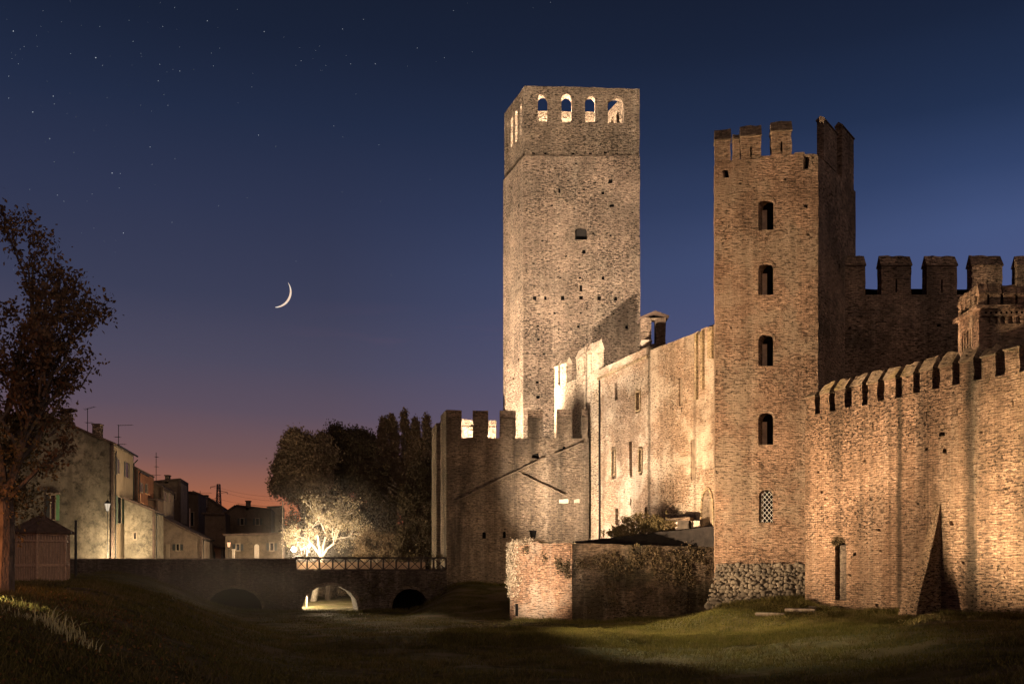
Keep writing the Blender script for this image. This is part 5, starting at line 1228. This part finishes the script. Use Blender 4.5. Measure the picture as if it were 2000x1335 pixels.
spot('keep_shadow_fill', (11, 80, 7), (10.0, 88, 22), 22000, 84, PINK, blend=1.0)  # added fill lamp, lifts the shadow low on the keep
spot('flood_keep_side', (-6.9, 86.3, 1.5), (.2, 90.5, 16), 270000, 56, PINK)
spot('flood_keep_top', (-6, 48, -3), (6, 88, 36), 480000, 36, PINK)
spot('flood_gatehouse', (6, 69.5, -.6), (2, 79, 3), 2900, 110, WARM, blend=1.0)
spot('flood_turret', (24.2, 59.5, 8.0), (28.0, 56.6, 14.5), 9000, 66, (1.0, .66, .42), blend=.8)
point('keep_lookout', (5, 90.5, 41.3), 19000, PINK)
point('tree_lamp', tuple(P(598, 1078, 91.5)), 5200, (1.0, .80, .56), .3)
point('bridge_lamp', tuple(P(575.5, 1072, 77.4)), 1600, (1.0, .78, .52), .15)
point('arch_lamp', (-19.6, 84.0, -2.5), 8500, (1.0, .78, .5))
spot('house_lamp', (-34.6, 82.0, .3), (-36.4, 84, 1.6), 6000, 150, (1.0, .8, .52), blend=1.0)
spot('shed_lamp', (-31.0, 81.5, -.6), (-33.8, 86.5, 2.0), 700, 110, (1.0, .8, .52), blend=1.0)
spot('lane_lamp', (-33, 97, .5), (-34, 101, 5), 1200, 120, (1.0, .55, .28))
spot('bank_lamp', (-15.6, 25.6, -.35), (-8, 20.3, -2.4), 9000, 13, (1.0, .85, .5), .05)
spot('lawn_lamp', (.5, 78.2, 14.2), (9.0, 50.5, -4), 170000, 27, (1.0, .84, .42), blend=.6)
spot('moat_lamp', (-8, 77, 1.5), (-8, 56, -4), 4200, 56, (1.0, .74, .45), blend=.8)
point('trunk_glow', (-18.0, 28.2, .4), 420, (1.0, .35, .12))
# added warm fill from behind the camera, not real afterglow; lifts shaded sides
sl = bpy.data.lights.new('afterglow', 'SUN'); sl.energy = .72; sl.angle = math.radians(70); sl.color = (1.0, .68, .44)
fill_sun = bpy.data.objects.new('afterglow', sl); COL.objects.link(fill_sun); fill_sun.rotation_euler = Vector((-.5, .8, -.35)).to_track_quat('-Z', 'Y').to_euler()

# ------------------------------------------------------------------ low mist
def mist(name, label, c, rad, dens, col):
    m = bpy.data.materials.new(name); t = NT(m)
    p = t.n('ShaderNodeVectorMath', {0: t.n('ShaderNodeNewGeometry').outputs['Position'], 1: c}, operation='SUBTRACT').outputs[0]
    q = t.n('ShaderNodeVectorMath', {0: p, 1: tuple(1/x for x in rad)}, operation='MULTIPLY').outputs[0]
    l = t.n('ShaderNodeVectorMath', {0: q}, operation='LENGTH').outputs['Value']
    d = t.math('MULTIPLY', t.mapr(l, .1, 1.0, 1.0, 0.0), t.mapr(t.noise(p, .22, 3.0), .3, .7, .3, 1.4))
    d = t.math('MULTIPLY', d, dens)
    pv = t.n('ShaderNodeVolumePrincipled', {'Color': col, 'Density': d, 'Anisotropy': .3}); t.t.links.new(pv.outputs[0], t.n('ShaderNodeOutputMaterial').inputs['Volume'])
    bm = bmesh.new(); bmesh.ops.create_icosphere(bm, subdivisions=3, radius=1.02)
    V = [(c[0]+v.co.x*rad[0], c[1]+v.co.y*rad[1], c[2]+v.co.z*rad[2]) for v in bm.verts]; FA = [[v.index for v in f.verts] for f in bm.faces]; bm.free()
    o = obj(name, V, FA, m); tag(o, label, 'mist', kind='stuff')
    return o
mist('mist', 'low brownish mist hanging over the bank beside the kiosk and bridge wall', (-22, 66, -2.2), (12, 8.5, 3.4), .03, (.9, .8, .68))
mist('mist', 'faint lamplit mist around the trees behind the bridge railing', (-18.5, 92, 3.0), (8.5, 9.5, 6.5), .014, (.9, .8, .68))
# ------------------------------------------------------------------ camera
cam = bpy.data.cameras.new('Camera'); cam.sensor_width = 36; cam.sensor_fit = 'HORIZONTAL'; cam.lens = 36*F/2000; cam.shift_y = (HY-667.5)/2000
cam.clip_start = .1; cam.clip_end = 6000
co = bpy.data.objects.new('Camera', cam); COL.objects.link(co); co.location = (0, 0, 0); co.rotation_euler = (math.radians(90), 0, 0); sc.camera = co
sc.view_settings.view_transform = 'Standard'; sc.view_settings.look = 'None'; sc.view_settings.gamma = 1.0; sc.view_settings.exposure = 0.0
sc.cycles.use_denoising = True; sc.cycles.max_bounces = 4; sc.cycles.diffuse_bounces = 2; sc.cycles.transparent_max_bounces = 4
sc.cycles.sample_clamp_indirect = 3.0
bpy.context.view_layer.update()
